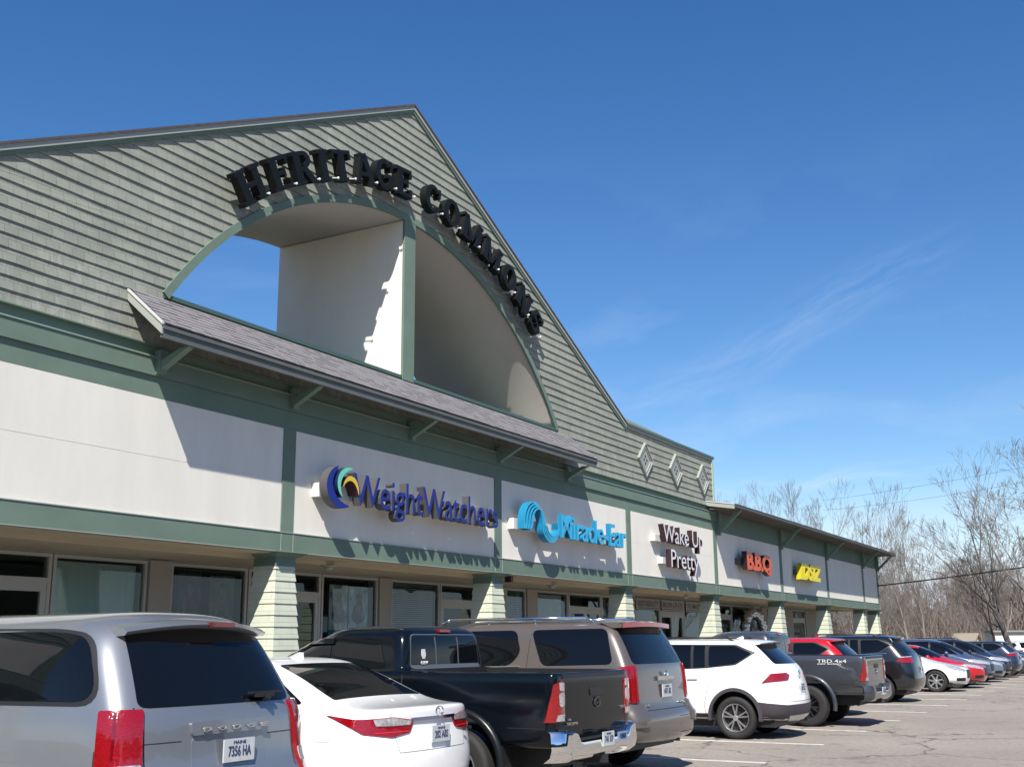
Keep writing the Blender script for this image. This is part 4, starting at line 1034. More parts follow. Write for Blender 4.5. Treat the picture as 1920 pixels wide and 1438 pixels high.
both(bv, [(-.79, .12, .875), (-.42, .04, .875), (-.42, .04, .868), (-.79, .12, .868)], (.55, .84, 0), mat('bright_red_led', (.8, .02, .02), .3), 'led_strip', car, off=.017)
patch(bv, [(-.34, 0, .985), (.34, 0, .985), (.34, 0, .955), (-.34, 0, .955)], 'B', mat('blue_tint_chrome', (.35, .4, .6), .1, 1.0), 'trunk_garnish', car, off=.02, rim=.02)
bm = bmesh.new()
ring(bm, 0, 0, .062, .045, 0, 360, .01, -.006, .006, thz=.008); seg(bm, -.012, .028, -.018, -.018, .009, -.006, .006); seg(bm, -.02, -.018, .03, -.018, .009, -.0065, .0065); bm_obj('emblem', bm, CHROME, car, loc=(0, .005, 1.025))
plate(car, .03, .012, .83, '202 ABS', w_=.29, h_=.14, extra='MAINE')
lettering(car, 'ES 350', .48, .62, .83, .86, .05, TRIM, bold=0)
seam(bv, [(-.60, 0, 1.03), (-.52, 0, .70), (.52, 0, .70), (.60, 0, 1.03)], 'B', car, wdt=.004)
seam(bv, [(0, .57, .94), (0, .55, .92), (0, .55, .82), (0, .57, .80), (0, .69, .80), (0, .71, .82), (0, .72, .92), (0, .70, .94), (0, .57, .94)], 'L', car, wdt=.0025)
seam(bv, [(0, 1.45, 1.03), (0, 1.5, .7), (0, 1.65, .35)], 'L', car); seam(bv, [(0, 2.05, 1.03), (0, 2.05, .35)], 'L', car)
bm = bmesh.new(); prism(bm, [(1.62, 1.475), (1.78, 1.49), (1.65, 1.545), (1.63, 1.545)], -.02, .02, 'x'); bm_obj('antenna_fin', bm, PW, car)
for y_ in (1.75, 2.75): boxes('door_handle', [(-.93, -.9, y_, y_+.18, .895, .92)], CHROME, car)
for s in (-1, 1):
    for y in (1.08, 3.95): wheel(car, s*.90, y, .33, .22, s, 7, ALLOY)
underbody(car, .85, 4.8, .26); mirrors(bv, car, PW, 3.05, 1.06, .88)
place(car, 8.91, -7.70)

# ---- pick-ups
def pickup(label, pm, cx, yr, chrome=True, flare=None, decal=None, txt=True, plate_txt='741 KP', rimm=None, spok=6):
    car = empty('pickup_truck', label=label, cat='pickup truck', group=None)
    df = dict(rr=.07, rf=.35, cr=.02, cf=.15, tp=.0)
    lv = [dict(w=.84, yr=.12, yf=5.2, z=.56), dict(w=.90, yr=.08, yf=5.25, z=.64), dict(w=.93, yr=.07, yf=5.28, z=.86), dict(w=.935, yr=.07, yf=5.25, z=1.06),
          dict(w=.92, yr=.07, yf=5.2, z=[(0, 1.285), (1.7, 1.285), (3.8, 1.22), (5.2, 1.03)]), dict(w=.905, yr=.08, yf=5.1, z=[(0, 1.325), (1.7, 1.325), (3.8, 1.27), (5.1, 1.08)]),
          dict(w=.86, yr=.10, yf=5.0, z=[(0, 1.33), (1.7, 1.33), (3.8, 1.28), (5.0, 1.10)]),
          dict(w=.845, yr=1.92, yf=4.15, z=[(1.9, 1.335), (4, 1.29)], rr=.06, rf=.2), dict(w=.84, yr=1.925, yf=4.1, z=1.36, rr=.06, rf=.2), dict(w=.82, yr=1.93, yf=3.75, z=1.52, rr=.07), dict(w=.775, yr=1.95, yf=3.35, z=1.72, rr=.09), dict(w=.70, yr=2.01, yf=3.15, z=1.79, rr=.09, rf=.2), dict(w=.3, yr=2.25, yf=2.9, z=1.825, rr=.05, rf=.08, cf=.03)]
    ob, bv = carbody(lv, [pm, TRIM], car, cuts=[(1.22, .42, .50, .58), (4.45, .42, .50, .58)], boxcuts=[(-.76, .76, .135, 1.86, .80, 1.6)], defaults=df)
    patch(bv, [(-.715, 0, 1.35), (.715, 0, 1.35), (.675, 0, 1.725), (-.675, 0, 1.725)], 'B', mat('grey_window_frame', (.12, .13, .14), .3, .3), 'window_frame', car, r=.08, off=.003)
    patch(bv, [(-.70, 0, 1.365), (.70, 0, 1.365), (.66, 0, 1.71), (-.66, 0, 1.71)], 'B', GLASSD, 'rear_window', car, r=.07, off=.007)
    for x in (-.23, .23): patch(bv, [(x-.01, 0, 1.36), (x+.01, 0, 1.36), (x+.01, 0, 1.69), (x-.01, 0, 1.69)], 'B', mat('grey_window_frame', (.12, .13, .14), .3, .3), 'slider_bar', car, off=.011, rim=.004)
    both(bv, [(0, 2.18, 1.37), (0, 2.88, 1.36), (0, 2.88, 1.68), (0, 2.28, 1.68)], 'L', GLASSD, 'side_window', car, r=.05, off=.006)
    both(bv, [(0, 2.94, 1.36), (0, 3.85, 1.34), (0, 3.3, 1.65), (0, 2.94, 1.68)], 'L', GLASSD, 'side_window', car, r=.05, off=.006)
    both(bv, [(0, 2.90, 1.67), (0, 3.4, 1.65), (0, 3.95, 1.38), (0, 3.9, 1.33), (0, 3.3, 1.60), (0, 2.90, 1.62)], 'L', GLASSD, 'rain_guard', car, off=.03, rim=.03)
    boxes('brake_light', [(-.11, .11, 1.955, 2.03, 1.745, 1.775)], REDL, car)
    # tail lamps
    both(bv, [(-.935, .20, .86), (-.93, .18, .88), (-.90, .11, 1.22), (-.80, .07, 1.25), (-.745, .07, 1.23), (-.745, .07, .86)], 'BL', REDL, 'taillight', car, off=.014, r=.015, rim=.04)
    both(bv, [(-.86, .08, 1.13), (-.755, .07, 1.14), (-.755, .07, 1.01), (-.85, .08, 1.00)], 'BL', CLEARL, 'reversing_lens', car, off=.022, r=.05)
    both(bv, [(-.85, .08, 1.235), (-.755, .07, 1.23), (-.755, .07, 1.155), (-.84, .08, 1.16)], 'BL', CLEARL, 'upper_lens', car, off=.020, r=.01)
    both(bv, [(-.87, .09, .93), (-.755, .07, .93), (-.755, .07, .87), (-.89, .1, .87)], 'BL', CLEARL, 'lower_lens', car, off=.020, r=.01)
    # tailgate
    seam(bv, [(-.745, 0, 1.31), (-.745, 0, .74), (.745, 0, .74), (.745, 0, 1.31)], 'B', car, wdt=.01)
    patch(bv, [(-.74, 0, 1.31), (.74, 0, 1.31), (.74, 0, 1.27), (-.74, 0, 1.27)], 'B', TRIM, 'tailgate_cap', car, off=.012, rim=.02)
    patch(bv, [(-.16, 0, 1.17), (.16, 0, 1.17), (.16, 0, 1.09), (-.16, 0, 1.09)], 'B', TRIM, 'gate_handle', car, off=.012, r=.02)
    bm = bmesh.new(); ring(bm, 0, 0, .075, .052, 0, 360, .012, -.004, .004, thz=.009); ring(bm, 0, .012, .045, .022, 0, 360, .01, -.0045, .0045, thz=.007); bm_obj('emblem', bm, CHROME if not chrome else mat('dark_emblem', (.12, .12, .12), .3, .8), car, loc=(0, .06, 1.02))
    if txt:
        lettering(car, 'V6', -.70, -.62, .865, .89, .063, bold=0); lettering(car, 'TACOMA', -.72, -.47, .82, .85, .063, bold=0); lettering(car, 'SR5', .58, .70, .93, .955, .063, bold=0)
    # bumper
    bmat = CHROME if chrome else pm
    bm = bmesh.new(); pr = None
    for i in range(33):
        t = -1+2*i/32; x = .935*math.sin(t*math.pi/2*1.0) if abs(t) < 1 else .935*t
        x = .935*t; yb = -.03+.16*max(0, (abs(t)-.80)/.2)**2
        dip = .10 if abs(t) < .62 else (.10*(1-(abs(t)-.62)/.08) if abs(t) < .70 else 0)
        zt = .775-dip; q = [bm.verts.new((x, yb+yy, zz)) for yy, zz in ((.20, zt+.0), (.03, zt), (.0, zt-.02), (-.01, .60), (.01, .53), (.08, .48))]
        if pr:
            for j in range(5): bm.faces.new((pr[j], q[j], q[j+1], pr[j+1]))
        pr = q
    bm_obj('bumper', bm, bmat, car, smooth=40)
    boxes('step_pad', [(-.55, .55, -.025, .10, .676, .684)], TRIM, car)
    plate(car, 0.02, -.045, .655, plate_txt, w_=.27, h_=.14)
    if chrome:
        boxes('sticker', [(.28, .52, -.037, -.0305, .615, .70)], mat('sticker_blue', (.15, .3, .6), .4), car)
        lettering(car, 'OBX', .33, .48, .635, .68, -.040, TRIM)
    both(bv, [(0, 1.895, 1.30), (0, 1.91, 1.30), (0, 1.91, .62), (0, 1.895, .62)], 'L', SEAM, 'panel_gap', car, off=.002, rim=.001)
    seam(bv, [(0, 2.9, 1.33), (0, 2.9, .66)], 'L', car)
    seam(bv, [(0, .10, .80), (0, .62, .80)], 'L', car)
    for y_ in (2.02, 3.02): boxes('door_handle', [(-.965, -.93, y_, y_+.17, 1.13, 1.16)], pm, car)
    # flares
    for s in (-1, 1):
        for yc in (1.22, 4.45):
            bm = bmesh.new(); pr = None
            for i in range(29):
                a = R(-12+204*i/28); q = []
                for r_, x_ in ((.50, .90), (.50, .958), (.53, .968), (.56, .955), (.572, .925)):
                    q.append(bm.verts.new((s*x_, yc+r_*math.cos(a), .42+r_*math.sin(a))))
                if pr:
                    for j in range(4): bm.faces.new((pr[j], q[j], q[j+1], pr[j+1]))
                pr = q
            bm_obj('fender_flare', bm, flare or pm, car, smooth=50)
    if decal:
        # white bed-side decal
        tb = fit_text(text_bm('TRD 4x4', 1, .003, .0), -.98, -.42, 1.20, 1.265, 0)
        for v in tb.verts: v.co = Vector((-.943+v.co.y, -v.co.x, v.co.z))
        bm_obj('lettering', tb, mat('decal_white', (.75, .75, .75), .4), car)
        tb = fit_text(text_bm('OFF ROAD', 1, .003, .01), -.98, -.52, 1.165, 1.19, 0)
        for v in tb.verts: v.co = Vector((-.943+v.co.y, -v.co.x, v.co.z))
        bm_obj('lettering', tb, mat('decal_white', (.75, .75, .75), .4), car)
    for s in (-1, 1):
        boxes('mudflap', [(s*.80-.12, s*.80+.12, .70, .715, .25, .62)], TRIM, car) if chrome else None
        for y in (1.22, 4.45): wheel(car, s*.95, y, .385, .26, s, spok, rimm or ALLOY, .58)
    bm = bmesh.new(); box(bm, -.6, .6, .3, 4.9, .40, .62); box(bm, -.06, .06, -.02, .4, .42, .50); tube(bm, (-.8, 1.22, .385), (.8, 1.22, .385), .07, n=10); bmesh.ops.create_uvsphere(bm, u_segments=14, v_segments=8, radius=.17, matrix=Matrix.Translation((0, 1.22, .385))); tube(bm, (.5, .2, .42), (.5, 1.0, .42), .035, n=8)
    bm_obj('underbody', bm, TRIM, car)
    mirrors(bv, car, TRIM, 3.55, 1.4, .90)
    place(car, cx, yr); return car, bv
PB = mat('paint_deep_navy_black', (.003, .005, .008), .14, 0, coat=0, spec=.38)
FLR = mat('black_flare', (.008, .009, .011), .3, spec=.35)
c1, bvt = pickup('black pickup truck with chrome rear bumper between the white sedan and the taupe sport utility', PB, 11.02, -8.34, True, FLR, None, True, '741 KP')
# rear glass sticker
patch(bvt, [(-.50, 0, 1.56), (-.44, 0, 1.56), (-.43, 0, 1.50), (-.45, 0, 1.46), (-.49, 0, 1.46), (-.51, 0, 1.50)], 'B', mat('sticker_white', (.7, .7, .7), .5), 'sticker', c1, off=.012)
lettering(c1, 'CREW', -.54, -.41, 1.40, 1.435, 1.915, mat('sticker_white', (.7, .7, .7), .5))

# ---- taupe sport utility
PT = paint('paint_taupe', (.115, .097, .087), .2, .34)
def bigsuv(label, pm, cx, yr, lampm=REDL, rails=True, plate_txt='4471 RK', emblem=True):
    car = empty('sport_utility_car', label=label, cat='sport utility car')
    df = dict(rr=.14, rf=.4, cr=.06, cf=.18)
    lv = [dict(w=.90, yr=.10, yf=5.0, z=.40), dict(w=.97, yr=.01, yf=5.1, z=.47), dict(w=.995, yr=0, yf=5.15, z=.60), dict(w=.995, yr=.0, yf=5.15, z=.76), dict(w=.99, yr=.10, yf=5.1, z=.80),
          dict(w=1.0, yr=.11, yf=5.05, z=[(0, 1.12), (4, 1.05), (5, .95)]), dict(w=.985, yr=.13, yf=4.95, z=[(0, 1.32), (3.8, 1.22), (4.9, 1.06)]),
          dict(w=.955, yr=.15, yf=4.1, z=[(0, 1.37), (4.1, 1.26)], rf=.3), dict(w=.89, yr=.27, yf=3.5, z=1.62), dict(w=.83, yr=.37, yf=3.2, z=1.79), dict(w=.74, yr=.44, yf=3.0, z=1.86), dict(w=.55, yr=.6, yf=2.8, z=1.90, rr=.1, rf=.2), dict(w=.25, yr=.9, yf=2.6, z=1.915, rr=.06, rf=.08, cf=.03)]
    ob, bv = carbody(lv, [pm, TRIM], car, cuts=[(1.15, .40, .47, .62), (4.2, .40, .47, .62)], defaults=df)
    patch(bv, [(-.80, 0, 1.355), (.80, 0, 1.355), (.725, 0, 1.815), (-.725, 0, 1.815)], 'B', GLASSD, 'rear_window', car, r=.07)
    both(bv, [(0, .40, 1.355), (0, 1.38, 1.335), (0, 1.58, 1.775), (0, .53, 1.785)], 'L', GLASSD, 'side_window', car, r=.09, off=.006)
    both(bv, [(0, 1.85, 1.335), (0, 2.72, 1.32), (0, 2.72, 1.77), (0, 1.80, 1.775), (0, 1.70, 1.5)], 'L', GLASSD, 'side_window', car, r=.09, off=.006)
    both(bv, [(0, 2.80, 1.32), (0, 3.85, 1.29), (0, 3.2, 1.72), (0, 2.80, 1.77)], 'L', GLASSD, 'side_window', car, r=.06, off=.006)
    both(bv, [(0, 1.7, 1.335), (0, 3.8, 1.29), (0, 3.8, 1.275), (0, 1.7, 1.32)], 'L', CHROME, 'belt_moulding', car, off=.012)
    both(bv, [(-1.0, .27, 1.32), (-1.0, .25, .92), (-.94, .14, .90), (-.82, .11, .91), (-.825, .12, 1.34)], 'BL', lampm, 'taillight', car, off=.018, r=.02, rim=.04)
    seam(bv, [(-.83, 0, 1.34), (-.83, 0, .80), (.83, 0, .80), (.83, 0, 1.34)], 'B', car)
    seam(bv, [(0, 1.58, 1.74), (0, 1.60, 1.33), (0, 1.50, 1.0), (0, 1.55, .9)], 'L', car)
    bm = bmesh.new(); pr = None     # roof spoiler with wide brake light
    for i in range(13):
        x = -.775+1.55*i/12; cv = .06*(x/.8)**2; q = [bm.verts.new((x, y+cv, z-.02*(x/.8)**2)) for y, z in ((.60, 1.89), (.32, 1.872), (.285, 1.855), (.29, 1.815), (.42, 1.81))]
        if pr:
            for j in range(4): bm.faces.new((pr[j], q[j], q[j+1], pr[j+1]))
        else: bm.faces.new(q)
        pr = q
    bm.faces.new(pr[::-1]); bm_obj('spoiler', bm, pm, car, smooth=50)
    bm = bmesh.new(); pr = None
    for i in range(13):
        x = -.77+1.54*i/12; cv = .06*(x/.8)**2; q = [bm.verts.new((x, .279+cv, z-.02*(x/.8)**2)) for z in (1.868, 1.812)]+[bm.verts.new((x, .34+cv, 1.879-.02*(x/.8)**2))]
        if pr: bm.faces.new((pr[0], q[0], q[1], pr[1])); bm.faces.new((pr[2], q[2], q[0], pr[0]))
        pr = q
    bm_obj('brake_light', bm, mat('brake_lens_pink', (.30, .006, .02), .2, coat=1.0), car)
    both(bv, [(-1.0, .36, .87), (-.80, .08, .88), (-.76, .03, .80), (-.76, .03, .62), (-1.0, .36, .62)], 'BL', pm, 'bumper_cap', car, off=.035, r=.03, rim=.06)
    both(bv, [(-.93, .2, 1.30), (-.91, .2, 1.30), (-.91, .2, .94), (-.93, .2, .94)], 'BL', REDD, 'lens_strip', car, off=.024)
    both(bv, [(-.87, .14, 1.31), (-.85, .14, 1.31), (-.85, .14, .93), (-.87, .14, .93)], 'BL', REDD, 'lens_strip', car, off=.024)
    if emblem:
        boxes('badge_bar', [(-.26, .26, .085, .11, 1.145, 1.205)], ALLOY, car, bevel=.008)
        bm = bmesh.new(); bmesh.ops.create_uvsphere(bm, u_segments=16, v_segments=10, radius=.065, matrix=Matrix.Translation((0, .085, 1.20)) @ Matrix.Diagonal((1, .3, 1, 1))); bm_obj('emblem', bm, CHROME, car, smooth=60)
        lettering(car, 'LIMITED', .35, .62, .85, .875, .095, bold=0); lettering(car, '4WD', -.72, -.55, .85, .875, .095, bold=0)
    plate(car, .0, .085, 1.02, plate_txt)
    seam(bv, [(.25, 0, .70), (.8, 0, .70), (.8, 0, .50), (.25, 0, .50), (.25, 0, .70)], 'B', car)
    if rails:
        for s in (-1, 1):
            bm = bmesh.new(); P0 = [(s*.70, .75, 1.87), (s*.71, .85, 1.925), (s*.72, 2.9, 1.925), (s*.70, 3.1, 1.84)]
            for a, b in zip(P0, P0[1:]): tube(bm, a, b, .018, n=8)
            for y in (1.6, 2.3): tube(bm, (s*.70, y, 1.85), (s*.715, y, 1.925), .015, n=6)
            bm_obj('roof_rail', bm, CHROME, car)
    for s in (-1, 1):
        for y in (1.15, 4.2): wheel(car, s*.98, y, .375, .25, s, 5, ALLOY)
    underbody(car, .95, 5.1, .42); mirrors(bv, car, pm, 3.65, 1.36, .98)
    place(car, cx, yr); return car, bv
bigsuv('taupe sport utility car with full roof rails, tall red taillights and a chrome badge bar', PT, 13.86, -8.0)

# ---- compact crossovers
def crossover(label, pm, cx, yr, H=1.67, Lc=4.7, wd=.92, lamp='tig', clad=True, plate_txt='629 LC', rot=0, rails=True, spok=5, cls='crossover', detail=True, rimm=None):
    car = empty('crossover_car', label=label, cat='crossover car')
    k = H/1.67
    df = dict(rr=.24, rf=.42, cr=.13, cf=.2)
    lv = [dict(w=.82*wd/.92, yr=.15, yf=Lc-.1, z=.27), dict(w=.89*wd/.92, yr=.03, yf=Lc-.02, z=.40), dict(w=wd-.005, yr=.0, yf=Lc, z=.60), dict(w=wd, yr=.05, yf=Lc-.02, z=.80*k),
          dict(w=wd-.005, yr=.10, yf=Lc-.12, z=[(0, 1.06*k), (Lc*.73, .99*k), (Lc-.1, .84*k)]), dict(w=wd-.03, yr=.155, yf=Lc-.5, z=[(0, 1.17*k), (Lc*.73, 1.06*k), (Lc-.5, .97*k)]),
          dict(w=wd-.045, yr=.20, yf=Lc-.75, z=[(0, 1.23*k), (Lc*.73, 1.09*k), (Lc-.7, 1.04*k)], rf=.3),
          dict(w=wd-.10, yr=.40, yf=Lc-1.3, z=1.40*k, rr=.2, cr=.1), dict(w=wd-.17, yr=.58, yf=Lc-1.75, z=1.56*k, rr=.18, cr=.09), dict(w=wd-.27, yr=.66, yf=Lc-1.95, z=1.625*k, rr=.15, cr=.06, rf=.2), dict(w=wd-.42, yr=.85, yf=Lc-2.2, z=1.655*k, rr=.1, rf=.15, cr=.04, cf=.08), dict(w=.25, yr=1.1, yf=Lc-2.45, z=1.665*k, rr=.06, rf=.08, cr=.02, cf=.02)]
    Rw = .35
    ob, bv = carbody(lv, [pm, TRIM], car, cuts=[(.98, .37, .42, .6), (Lc-.93, .37, .42, .6)], defaults=df)
    patch(bv, [(-.66, 0, 1.235*k), (.66, 0, 1.235*k), (.60, 0, 1.565*k), (-.60, 0, 1.565*k)], 'B', GLASSD, 'rear_window', car, r=.05)
    # side glass: quarter, rear door, front door
    both(bv, [(0, .66, 1.41*k), (0, .95, 1.245*k), (0, 1.42, 1.19*k), (0, 1.44, 1.54*k), (0, .98, 1.54*k)], 'L', GLASSD, 'side_window', car, r=.05, off=.006)
    both(bv, [(0, 1.49, 1.185*k), (0, 1.70, 1.175*k), (0, 1.72, 1.55*k), (0, 1.51, 1.545*k)], 'L', GLASSD, 'side_window', car, r=.01, off=.006)
    both(bv, [(0, 1.75, 1.17*k), (0, 2.62, 1.135*k), (0, 2.60, 1.555*k), (0, 1.77, 1.555*k)], 'L', GLASSD, 'side_window', car, r=.02, off=.006)
    both(bv, [(0, 2.68, 1.13*k), (0, Lc-1.12, 1.10*k), (0, Lc-1.7, 1.50*k), (0, 2.66, 1.55*k)], 'L', GLASSD, 'side_window', car, r=.04, off=.006)
    both(bv, [(0, .60, 1.425*k), (0, .94, 1.22*k), (0, 1.5, 1.165*k), (0, Lc-1.08, 1.08*k), (0, Lc-1.72, 1.53*k), (0, 2.6, 1.575*k), (0, .95, 1.56*k)], 'L', TRIM, 'window_frame', car, off=.003, r=.04)
    if lamp != 'tig' and detail:
        both(bv, [(0, .75, 1.215*k), (0, Lc-1.2, 1.10*k), (0, Lc-1.2, 1.085*k), (0, .75, 1.20*k)], 'L', CHROME, 'belt_moulding', car, off=.008)
    seam(bv, [(0, 1.46, 1.18*k), (0, 1.42, .95), (0, 1.52, .55), (0, 1.5, .42)], 'L', car); seam(bv, [(0, 2.65, 1.13*k), (0, 2.65, .4)], 'L', car)
    if clad:
        both(bv, [(0, .22, .58), (0, .58, .62), (0, .58, .30), (0, .28, .30)], 'L', PLAST, 'bumper_cladding', car, off=.008)
        patch(bv, [(-.86, 0, .57), (.86, 0, .57), (.80, 0, .30), (-.80, 0, .30)], 'B', PLAST, 'bumper_cladding', car, off=.009)
        both(bv, [(-.91, .35, .60), (-.78, .05, .57), (-.78, .05, .30), (-.88, .38, .30)], 'BL', PLAST, 'bumper_cladding', car, off=.0085)
        patch(bv, [(-.6, 0, .40), (.6, 0, .40), (.5, 0, .31), (-.5, 0, .31)], 'B', ALLOY, 'skid_plate', car, off=.02, r=.03)
        both(bv, [(0, 1.42, .42), (0, Lc-1.4, .42), (0, Lc-1.4, .30), (0, 1.42, .30)], 'L', PLAST, 'sill_cladding', car, off=.01)
        for s in (-1, 1):
            for yc in (.98, Lc-.93):
                bm = bmesh.new(); pr = None
                for i in range(27):
                    a = R(-8+196*i/26); q = []
                    for r_, x_ in ((.42, wd-.12), (.42, wd+.006), (.475, wd+.003), (.485, wd-.03)):
                        q.append(bm.verts.new((s*x_, yc+r_*math.cos(a), .37+r_*math.sin(a))))
                    if pr:
                        for j in range(3): bm.faces.new((pr[j], q[j], q[j+1], pr[j+1]))
                    pr = q
                bm_obj('wheel_arch_trim', bm, PLAST, car, smooth=50)
    if lamp == 'tig':
        both(bv, [(-.92, .47, .925), (-.90, .35, .94), (-.60, .08, .97), (-.50, .08, 1.05), (-.60, .1, 1.09), (-.88, .30, 1.08)], 'BL', REDL, 'taillight', car, off=.012, r=.02, rim=.03)
        seam(bv, [(-.63, 0, 1.2), (-.60, 0, .62), (.60, 0, .62), (.63, 0, 1.2)], 'B', car)
        bm = bmesh.new(); ring(bm, 0, 0, .062, .062, 0, 360, .008, -.005, .005, thz=.008); seg(bm, -.04, .04, 0, -.045, .01, -.006, .006); seg(bm, .04, .04, 0, -.045, .01, -.0065, .0065); bm_obj('emblem', bm, CHROME, car, loc=(0, .085, 1.07))
    else:
        both(bv, [(-.92, .55, 1.02*k), (-.90, .35, .98*k), (-.66, .1, .97*k), (-.60, .1, 1.04*k), (-.64, .12, 1.11*k), (-.88, .38, 1.12*k)], 'BL', REDL, 'taillight', car, off=.014, r=.03, rim=.03)
        both(bv, [(-.91, .5, 1.12*k), (-.64, .12, 1.135*k), (-.64, .12, 1.11*k), (-.89, .42, 1.10*k)], 'BL', CLEARL, 'lens_strip', car, off=.02, r=.01)
    patch(bv, [(-.28, 0, .93), (.28, 0, .93), (.28, 0, .72), (-.28, 0, .72)], 'B', pm, 'plate_recess', car, off=.006, r=.03)
    plate(car, 0, .035, .83, plate_txt)
    bm = bmesh.new(); pr = None
    for i in range(11):
        x = -.62+1.24*i/10; cv = .09*(x/.62)**2; q = [bm.verts.new((x, y+cv, (z-.025*(x/.62)**2)*k)) for y, z in ((.85, 1.655), (.55, 1.63), (.47, 1.605), (.48, 1.59), (.6, 1.58))]
        if pr:
            for j in range(4): bm.faces.new((pr[j], q[j], q[j+1], pr[j+1]))
        else: bm.faces.new(q)
        pr = q
    bm.faces.new(pr[::-1]); bm_obj('spoiler', bm, pm, car, smooth=50)
    bm = bmesh.new(); prism(bm, [(1.05, 1.65*k), (1.2, 1.66*k), (1.08, 1.705*k), (1.06, 1.705*k)], -.012, .012, 'x'); bm_obj('antenna_fin', bm, pm, car)
    if rails:
        for s in (-1, 1):
            bm = bmesh.new(); P0 = [(s*(wd-.30), 1.0, 1.60*k), (s*(wd-.29), 1.15, 1.685*k), (s*(wd-.29), Lc-2.2, 1.685*k), (s*(wd-.31), Lc-2.0, 1.60*k)]
            for a, b in zip(P0, P0[1:]): tube(bm, a, b, .016, n=8)
            bm_obj('roof_rail', bm, TRIM, car)
    for y_, z_ in ((1.62, .985), (2.75, .975)): boxes('door_handle', [(-wd-.025, -wd+.01, y_, y_+.18, z_*k, z_*k+.025)], pm, car)
    for s in (-1, 1):
        for y in (.98, Lc-.93): wheel(car, s*(wd-.01), y, Rw, .23, s, spok, rimm or ALLOY, .68)
    underbody(car, .85, Lc-.1, .3); mirrors(bv, car, pm, Lc-1.45, 1.14*k, wd-.02)
    # front face, seen on cars parked nose out
    both(bv, [(-wd, Lc-.75, .86*k), (-wd+.02, Lc-.4, .78), (-.5, Lc, .72), (-.45, Lc, .80), (-.7, Lc-.15, .88*k), (-wd+.05, Lc-.65, .93*k)], 'FL', CLEARL, 'headlight', car, off=.01, r=.03)
    patch(bv, [(-.42, 0, .74), (.42, 0, .74), (.36, 0, .50), (-.36, 0, .50)], 'F', TRIM, 'grille', car, off=.006, r=.05)
    patch(bv, [(-.62, 0, .42), (.62, 0, .42), (.55, 0, .33), (-.55, 0, .33)], 'F', TRIM, 'lower_intake', car, off=.006, r=.04)
    patch(bv, [(-.66, Lc-.95, 0), (.66, Lc-.95, 0), (.56, Lc-1.72, 0), (-.56, Lc-1.72, 0)], (0, 0, -1), GLASSD, 'windscreen', car, off=.006, r=.06)
    if rot: 
        car.location = (cx, yr+0, 0); car.rotation_euler = (0, 0, math.pi)
    else: place(car, cx, yr)
    return car, bv
PWH = paint('paint_bright_white', (.95, .955, .96), 0, .3)
crossover('white crossover car with grey wheel arch trim and an arrow shaped red taillight', PWH, 20.05, -7.98)
PG = paint('paint_slate_grey', (.055, .06, .07), .35, .35)
pickup('slate grey pickup truck with a white bed side decal, right of the white crossover', PG, 23.45, -8.55, False, PG, True, False, '826 TN', ALLOYD)
PR = paint('paint_bright_red', (.50, .006, .015), .0, .3)
crossover('bright red crossover car behind the bed of the grey pickup', PR, 26.5, -7.65, H=1.70, lamp='x', clad=False, rails=False)
PK = paint('paint_black', (.008, .009, .012), .0, .28)
crossover('black crossover car beside the row of cars parked nose out', PK, 32.7, -7.75, H=1.76, Lc=4.85, wd=.96, lamp='x', clad=False, rails=True, plate_txt='318 JD')

